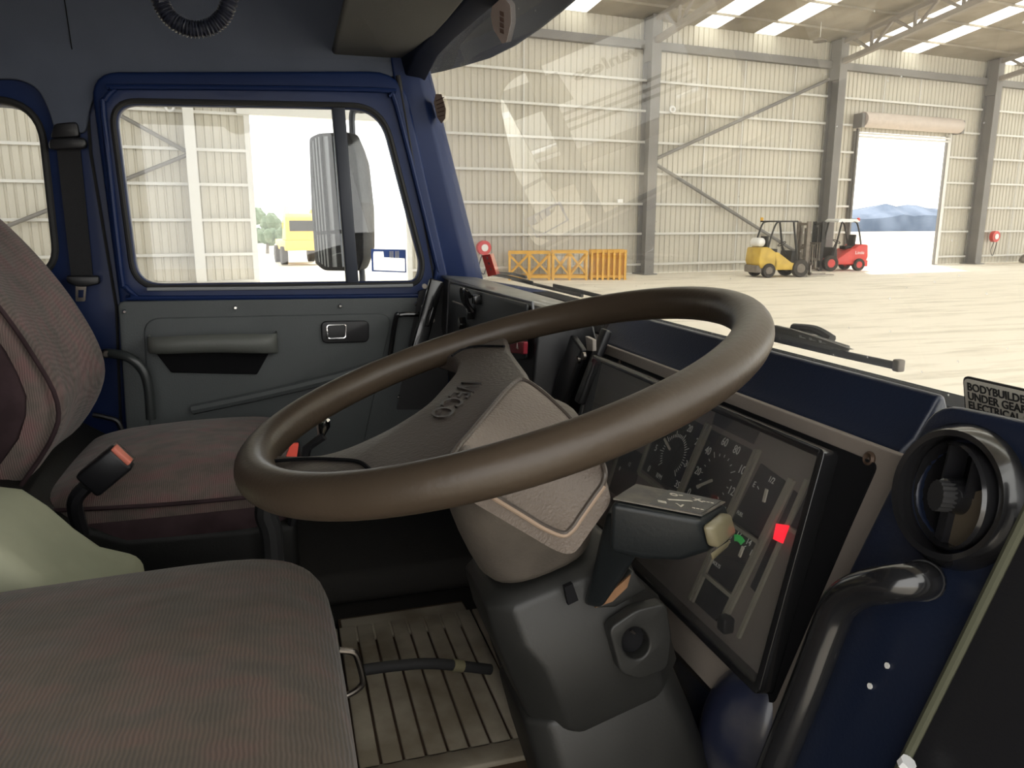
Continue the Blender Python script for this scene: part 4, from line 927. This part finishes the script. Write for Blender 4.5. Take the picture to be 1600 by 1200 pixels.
# door side edging strip
t = thing('edge_strip', 'olive rubber edging strip along the driver side of the dash', 'edging')
g = G(); g.tube([QV(1640, 727, .045), QV(1600, 812, .045), QV(1500, 1015, .045), QV(1405, 1205, .045), QV(1360, 1300, .045)], .0035, 8); g.mk('strip', mat('olive_rubber', (.07, .072, .045), .5), t)
g = G(); a = QV(1420, 1190, .05); g.tube([a, a+(QV(1405, 1205, .05)-a)*.45], .0052, 8); g.mk('clip', whitep, t)
g = G(); g.prism([QV(1600, 815, .036), QV(1900, 880, .036), QV(1800, 1350, .036), QV(1360, 1300, .036)], -pnn*.03); tag(g.mk('side_panel', black), 'black side panel right of the edging strip', 'panel')
for px, py in ((1387, 1040), (1360, 1072)): g = G(); g.disc(QV(px, py, .0305), pnn, .0022, .001, 8); g.mk('paint_chip', white, pod)

# placard on the windscreen
t = thing('notice_sticker', 'cream notice with black print at the lower right of the windscreen', 'notice', on_glass(1560, 630, .008))
q = [on_glass(1507, 588, .006), on_glass(1507, 588, .006)+V((.012, -.30, .0)), None, None]
a = on_glass(1509, 590, .006); gu = V((.238, 0, -.97)).normalized(); gr_ = V((.0, -1, 0)); nn = V((-1, 0, -.238)).normalized()
q = [a, a+gr_*.12, a+gr_*.12+gu*.06, a+gu*.06]
rim = [a-gr_*.0018-gu*.0018, a+gr_*.1218-gu*.0018, a+gr_*.1218+gu*.0618, a-gr_*.0018+gu*.0618]
plate('border', rnd(rim, .006), [], blk, t, out_vec=nn, thick=.001)
plate('sheet', rnd([p+nn*.001 for p in q], .004), [], mat('cream_sheet', (.62, .58, .49), .6), t, out_vec=nn, thick=.001)
for k, s in enumerate(('BODYBUILDERS A', 'UNDER GEARSHI', 'ELECTRICAL SUP', 'THE FUSE BLO')):
    text('print_line', s, .0088, a+gr_*.003+gu*(.0060+.0076*k)+nn*.0025, gr_, -gu, blk, t, .0002, 'LEFT', sx=.93, bold=.0002)

# wipers outside
def wiper(pts, arm, lb):
    t = thing('wiper', lb, 'wiper', pts[0])
    g = G()
    for a, b in zip(pts[:-1], pts[1:]): g.bar(a, b, .006, .009)
    g.mk('blade', rubber, t, bevel=.002)
    g = G()
    for a, b in zip(arm[:-1], arm[1:]): g.bar(a, b, .007, .008)
    g.mk('arm', mat('wiper_arm', (.06, .057, .05), .5), t, bevel=.002)
    return t
wx = .66
wt = wiper([X(1205, 528, wx), X(1300, 550, wx), X(1402, 572, wx)], [X(1140, 505, wx+.02), X(1215, 513, wx), X(1255, 523, wx), X(1325, 545, wx)], 'black wiper lying outside the windscreen right of the steering wheel')
g = G(); g.box(X(1404, 571, wx), (.010, .010, .014)); g.mk('end_cap', greyst, wt, bevel=.002)
# slotted bracket
br = [X(1210, 516, wx-.014), X(1240, 514, wx-.014), X(1290, 530, wx-.014), X(1335, 546, wx-.014), X(1300, 546, wx-.014), X(1212, 526, wx-.014)]
hl = [[X(a, b, wx-.014) for a, b in ((x, y), (x+11, y+2.5), (x+11, y+6), (x+1, y+4))] for x, y in ((1252, 523), (1268, 527), (1283, 531))]
plate('slotted_bracket', br, hl, mat('wiper_bracket', (.07, .065, .055), .5), wt, out_vec=(-1, 0, 0), thick=.004)
g = G(); g.tube(curve([X(1240, 512, wx+.01), X(1275, 516, wx+.01), X(1300, 530, wx+.01)], 5), .006, 8); g.mk('bow', rubber, wt)
w2 = wiper([X(865, 446, .64), X(905, 455, .64), X(948, 466, .64)], [X(800, 436, .66), X(868, 452, .64), X(910, 462, .64)], 'black wiper outside the middle of the windscreen left of the steering wheel')
w3_ = wiper([X(768, 428, .60), X(800, 434, .60), X(832, 442, .60)], [X(775, 426, .60), X(800, 428, .60), X(822, 433, .60)], 'black wiper outside the windscreen above the passenger side dash')
g = G(); g.prism([(.60, -.2, 1.80), (.66, -.2, 1.83), (.70, -.2, 1.80), (.70, -.2, 1.2), (.60, -.2, 1.2)], (0, 2.2, 0)); st(g.mk('trim_6', mat('cowl_grey', (.16, .15, .14), .5)), 'outer scuttle panel below the windscreen')

# ================================================================== STEERING COLUMN AND WHEEL
WC = V((.180, .6475, 1.9127)); wn_ = V((-.276, .026, .961)).normalized(); wa_ = V((0, 1, 0)).cross(wn_).normalized(); wb_ = wn_.cross(wa_)
def WP(a, b, h=0): return WC+wa_*a+wb_*b+wn_*h
def WQ(px, py, h): return PLN(px, py, WC+wn_*h, wn_)
sw = thing('steering_wheel', 'worn dark brown steering wheel with padded hub and two spokes', 'steering wheel', WC)
g = G(); n = 120; g.tube([WP(math.cos(2*math.pi*i/n)*.22, math.sin(2*math.pi*i/n)*.22) for i in range(n)], .0165, 24, True); g.mk('rim', leather, sw)
BH = -.004
outl = [(684, 549), (740, 530), (782, 521), (784, 532), (787, 545), (797, 560), (812, 581), (816, 590), (775, 636), (722, 690), (712, 715), (690, 742), (600, 752), (500, 750), (428, 735), (404, 712), (430, 714), (470, 715), (504, 713), (547, 700), (609, 672), (672, 633), (703, 598), (718, 580), (722, 567), (714, 557), (704, 553)]
P = [WQ(a, b, BH) for a, b in outl]
P = rnd(P, [0, 0, 0, .01, .01, .01, .0, .0, .01, .01, .01, .02, .02, .02, .01, 0, .02, .03, .03, .04, .05, .05, .02, .01, .008, .006, 0], 5)
plate('spoke_body', [p-wn_*.022 for p in P], [], spokem, sw, out_vec=wn_, thick=.022, bevel=.006)
g = G(); g.tube(curve([WQ(408, 722, .0), WQ(478, 717, -.003), WQ(530, 718, -.003), WQ(562, 722, -.003), WQ(580, 736, -.003)], 6), .0016, 6); g.mk('spoke_seam', dark, sw)
g = G(); g.tube(curve([WQ(706, 556, -.003), WQ(722, 546, -.003), WQ(745, 541, -.003), WQ(788, 541, -.003)], 6), .0014, 6); g.mk('spoke_seam', dark, sw)
# fillets where the far spoke runs into the rim
# padded hub: a kite shaped cushion, apex at the far spoke, tip towards the driver side door
K = {'T': (812, 583, .004), 'L': (693, 722, -.003), 'R': (951, 735, -.062), 'B': (880, 836, -.102)}
N_ = 12; vs = []
for j in range(N_+1):
    v = j/N_
    for i in range(N_+1):
        u = i/N_
        c_ = [K['T'][k]*(1-u)*(1-v)+K['R'][k]*u*(1-v)+K['L'][k]*(1-u)*v+K['B'][k]*u*v for k in range(3)]
        bul = 16*u*(1-u)*v*(1-v)
        # right edge bows outwards a little
        ex = 10*math.sin(math.pi*u)*(1-v)**3
        vs.append(WQ(c_[0]+ex, c_[1]-ex*.6, c_[2])+wn_*(.010*bul))
nc = N_+1
fs = [(j*nc+i, j*nc+i+1, (j+1)*nc+i+1, (j+1)*nc+i) for j in range(N_) for i in range(N_)]
bd = [i for i in range(nc)]+[j*nc+N_ for j in range(1, nc)]+[N_*nc+i for i in range(N_-1, -1, -1)]+[j*nc for j in range(N_-1, 0, -1)]
# round the four corners of the outline
cidx = {0, N_, len(bd)//2, len(bd)//2+N_}
ctr = sum((vs[i] for i in bd), V())/len(bd)
for kk, i in enumerate(bd):
    if kk in cidx: vs[i] = vs[i]+(ctr-vs[i])*.07
    elif (kk+1) % len(bd) in cidx or (kk-1) % len(bd) in cidx: vs[i] = vs[i]+(ctr-vs[i])*.02
base = len(vs); m_ = len(bd)
for i in bd: vs.append(vs[i]-wn_*.004)
for i in bd: vs.append(vs[i]-wn_*.022)
for i in range(m_):
    j = (i+1) % m_; fs.append((bd[i], base+i, base+j, bd[j])); fs.append((base+i, base+m_+i, base+m_+j, base+j))
mesh('hub_pad', vs, fs, padm, sw, subs=1)
g = G(); g.tube(curve([vs[i]-wn_*.002+(vs[i]-ctr)*.012 for i in bd[::2]], 4, True), .0022, 8, True); g.mk('pad_piping', spokem, sw)
nb = [vs[i] for i in bd]; wp = nb[N_+2:3*N_-1]
g = G(); g.tube(curve([p-wn_*.003+(p-ctr)*.03 for p in wp[::2]], 4), .0022, 8); g.mk('pad_worn_edge', mat('worn_edge', (.30, .22, .16), .6), sw)
# lettering on the spoke
la_ = WQ(721, 598, BH); lb_ = WQ(667, 652, BH); up_ = WQ(727, 628, BH)-WQ(694, 625, BH)
text('lettering', 'IVECO', up_.length/.72, (la_+lb_)/2+up_*.5+wn_*.0006, lb_-la_, up_, mat('moulded_letters', (.028, .022, .018), .35), sw, .0012, fit=(lb_-la_).length)
# hub skirt below the pad
ax = -wn_
def ring(d, ra, rb, n=28, sq=.75, ca=0, cb=0):
    out = []
    for i in range(n):
        t_ = 2*math.pi*i/n; c_, s_ = math.cos(t_), math.sin(t_)
        out.append(WP(ca+ra*math.copysign(abs(c_)**sq, c_), cb+rb*math.copysign(abs(s_)**sq, s_), -d))
    return out
g = G(); g.loft([ring(.030, .050, .060), ring(.05, .064, .080, ca=-.006, cb=-.01), ring(.085, .069, .085, ca=-.010, cb=-.01), ring(.125, .063, .074, ca=-.014), ring(.165, .054, .058, ca=-.016), ring(.170, .048, .050, ca=-.016)])
g.mk('hub_skirt', shroud, sw, subs=1)
col = thing('steering_column', 'grey plastic steering column shroud under the wheel', 'steering column', WP(0, 0, -.65))
def poly(d, pts, ): return [WP(a, b, -d) for a, b in pts]
# octagonal boxy shroud; a forward, b away from the camera
def octo(d, a0, a1, b0, b1, ch): return poly(d, [(a0+ch, b0), (a1-ch, b0), (a1, b0+ch), (a1, b1-ch), (a1-ch, b1), (a0+ch, b1), (a0, b1-ch), (a0, b0+ch)])
g = G(); g.loft([octo(.172, -.068, .05, -.05, .06, .02), octo(.182, -.078, .06, -.06, .07, .02), octo(.215, -.08, .064, -.066, .07, .022), octo(.24, -.078, .080, -.072, .07, .03), octo(.31, -.072, .082, -.070, .07, .03), octo(.335, -.055, .07, -.058, .06, .03)])
g.mk('upper_shroud', greyp, col, bevel=.004)
g = G(); g.loft([octo(.30, -.078, .074, -.062, .07, .02), octo(.36, -.08, .08, -.07, .075, .02), octo(.47, -.08, .088, -.075, .08, .02), octo(.50, -.075, .05, -.075, .08, .02), octo(.75, -.06, .05, -.07, .08, .02)])
g.mk('lower_shroud', greyp, col, bevel=.006)
# raised block with ignition hole
hc = WQ(982, 992, -.262)
kdir = (V((.45, -.9, .25))).normalized()
kc = Y(983, 993, .565)
hx = kdir.cross(V((0, 0, 1))).normalized(); hy = hx.cross(kdir).normalized()
blockp = [Y(945, 972, .57), Y(985, 945, .57), Y(1028, 935, .57), Y(1035, 985, .57), Y(1030, 1030, .57), Y(990, 1046, .57), Y(962, 1036, .57)]
holep = [Y(983+24*math.cos(2*math.pi*i/24)*1, 993+28*math.sin(2*math.pi*i/24), .57) for i in range(24)]
plate('ignition_block', rnd(blockp, .006), [holep], greyp, col, out_vec=(0, -1, 0), thick=.014, bevel=.002)
g = G(); g.prism([p+V((0, -.001, 0)) for p in holep], (0, .004, 0)); g.mk('ignition_recess', dark, col)
g = G(); g.tube([Y(985, 985, .562), Y(992, 990, .562)], .0012, 6); g.mk('key_glint', steel, col)
g = G(); g.prism([Y(990, 890, .575), Y(1004, 912, .575), Y(1012, 922, .575), Y(962, 950, .575), Y(932, 952, .575)], (0, .06, -.005)); g.mk('worn_facet', greyp, col, bevel=.003)
g = G(); g.prism([Y(986, 898, .5735), Y(980, 918, .5735), Y(957, 940, .5735), Y(930, 950, .5735), Y(950, 930, .5735)], (0, .002, 0)); g.mk('worn_patch', worn, col)
g = G(); g.prism([Y(882, 918, .57), Y(895, 912, .57), Y(904, 938, .57), Y(888, 946, .57)], (0, .005, 0)); g.mk('stalk_slot', dark, col)
# stalk
stk_ = thing('column_stalk', 'dark column switch stalk with printed icons and amber end', 'switch stalk', WQ(930, 930, -.18))
g = G()
neck = [[(-.016), (.016)]]
r0 = [Y(912, 945, .575), Y(940, 950, .555), Y(940, 945, .60), Y(915, 940, .61)]
r1 = [Y(925, 900, .565), Y(970, 905, .54), Y(975, 900, .59), Y(930, 895, .60)]
r2 = [Y(935, 850, .55), Y(1000, 860, .52), Y(1005, 850, .57), Y(945, 840, .59)]
r3 = [Y(948, 800, .54), Y(1040, 830, .50), Y(1045, 815, .56), Y(960, 780, .58)]
g.loft([r0, r1, r2, r3]); g.mk('stalk_neck', stalkm, stk_, bevel=.004)
# head block: four corners of the near face and the same deeper
f = [Y(953, 786, .50), Y(1096, 813, .475), Y(1108, 862, .478), Y(1060, 876, .49), Y(1000, 874, .50), Y(950, 862, .51)]
b_ = [Y(992, 758, .55), Y(1136, 787, .52), Y(1146, 832, .52), Y(1110, 860, .53), Y(1040, 862, .54), Y(985, 850, .55)]
g = G(); g.loft([f, b_]); g.mk('stalk_head', stalkm, stk_, bevel=.005, seg=3)
tn = (f[1]-f[0]).cross(b_[0]-f[0]).normalized()
if tn.z < 0: tn = -tn
lerp = lambda u, v: (f[0]*(1-u)+f[1]*u)*(1-v)+(b_[0]*(1-u)+b_[1]*u)*v
def tq(pts, name, m, up=.0012, th=.001): g = G(); g.prism([lerp(u, v)+tn*up for u, v in pts], tn*th); return g.mk(name, m, stk_)
tq([(.0, .1), (.97, .1), (.99, .95), (.02, .95)], 'top_plate', stalktop)
tq([(.38, .15), (.95, .15), (.95, .93), (.38, .93)], 'icon_plate', mat('icon_plate', (.045, .042, .038), .5), .002)
ru = (f[1]-f[0]).normalized(); ruu = tn.cross(ru).normalized()
def ic(name, s, u, v, sz, rot=0):
    R_ = Matrix.Rotation(rot, 3, tn); text(name, s, sz, lerp(u, v)+tn*.0034, R_ @ ru, R_ @ ruu, ivory, stk_, .0002)
ic('icon', 'o-', .50, .75, .014, .3); ic('icon', 'x', .74, .72, .016, 0); ic('icon', '/', .60, .5, .03, -.9); ic('icon', 'v', .67, .3, .016, 0); ic('icon', '=', .48, .28, .014, 0); ic('icon', '---', .86, .7, .01); ic('icon', '---', .86, .3, .01)
e0 = [Y(1104, 822, .474), Y(1132, 800, .50), Y(1141, 832, .50), Y(1112, 856, .475)]
g = G(); ed = (f[1]-f[0]).normalized(); g.prism([p+ed*-.004 for p in e0], ed*.010); g.mk('end_button', amber, stk_, bevel=.003)
g = G(); g.prism([Y(1110, 864, .49), Y(1142, 842, .51), Y(1138, 850, .51), Y(1114, 872, .49)], ed*.002+V((0, .004, -.004))); g.mk('lower_button', amber, stk_, bevel=.001)
# floor edging by the column
g = G(); g.tube(curve([Z(748, 930, 1.30), Z(790, 1050, 1.30), Z(845, 1165, 1.30), Z(860, 1190, 1.30)], 6), .006, 8); tag(g.mk('kick_strip', black), 'dark edging strip between the mat and the steering column', 'edging')

# ================================================================== MIRROR OUTSIDE
t = thing('wing_mirror', 'tall black wing mirror outside the passenger door', 'mirror', Y(520, 420, 2.25))
mn = V((-.68, -.73, -.02)).normalized(); mo = Y(525, 300, 2.22)
MP = lambda pts, off=0: [PLN(a, b, mo+mn*off, mn) for a, b in pts]
P = rnd(MP([(482, 215), (497, 208), (545, 206), (556, 240), (566, 330), (567, 405), (560, 424), (505, 423), (492, 412), (486, 330)]), .012, 4)
g = G(); cxm = sum(P, V())/len(P)
g.loft([P, [cxm+(p-cxm)*.99-mn*.04 for p in P], [cxm+(p-cxm)*.8-mn*.08 for p in P]]); g.mk('housing', black, t, bevel=.004)
plate('main_glass', rnd(MP([(489, 218), (500, 213), (541, 213), (548, 330), (549, 358), (493, 362)]), .01, 4), [], mirrorm, t, out_vec=mn, thick=.003)
plate('lower_glass', rnd(MP([(494, 367), (549, 364), (551, 408), (546, 417), (510, 417), (498, 408)]), .008, 4), [], mirrorm, t, out_vec=mn, thick=.003)
g = G(); g.tube(curve([Y(640, 160, 2.02), Y(572, 172, 2.24), Y(556, 172, 2.24), Y(550, 182, 2.24), Y(552, 230, 2.24), Y(556, 290, 2.24)], 6), .0085, 10); g.tube(curve([Y(563, 400, 2.22), Y(566, 430, 2.2), Y(566, 455, 2.1), Y(566, 475, 2.01)], 5), .0085, 10); g.mk('mirror_arm', mat('arm_grey', (.12, .13, .15), .5), t)
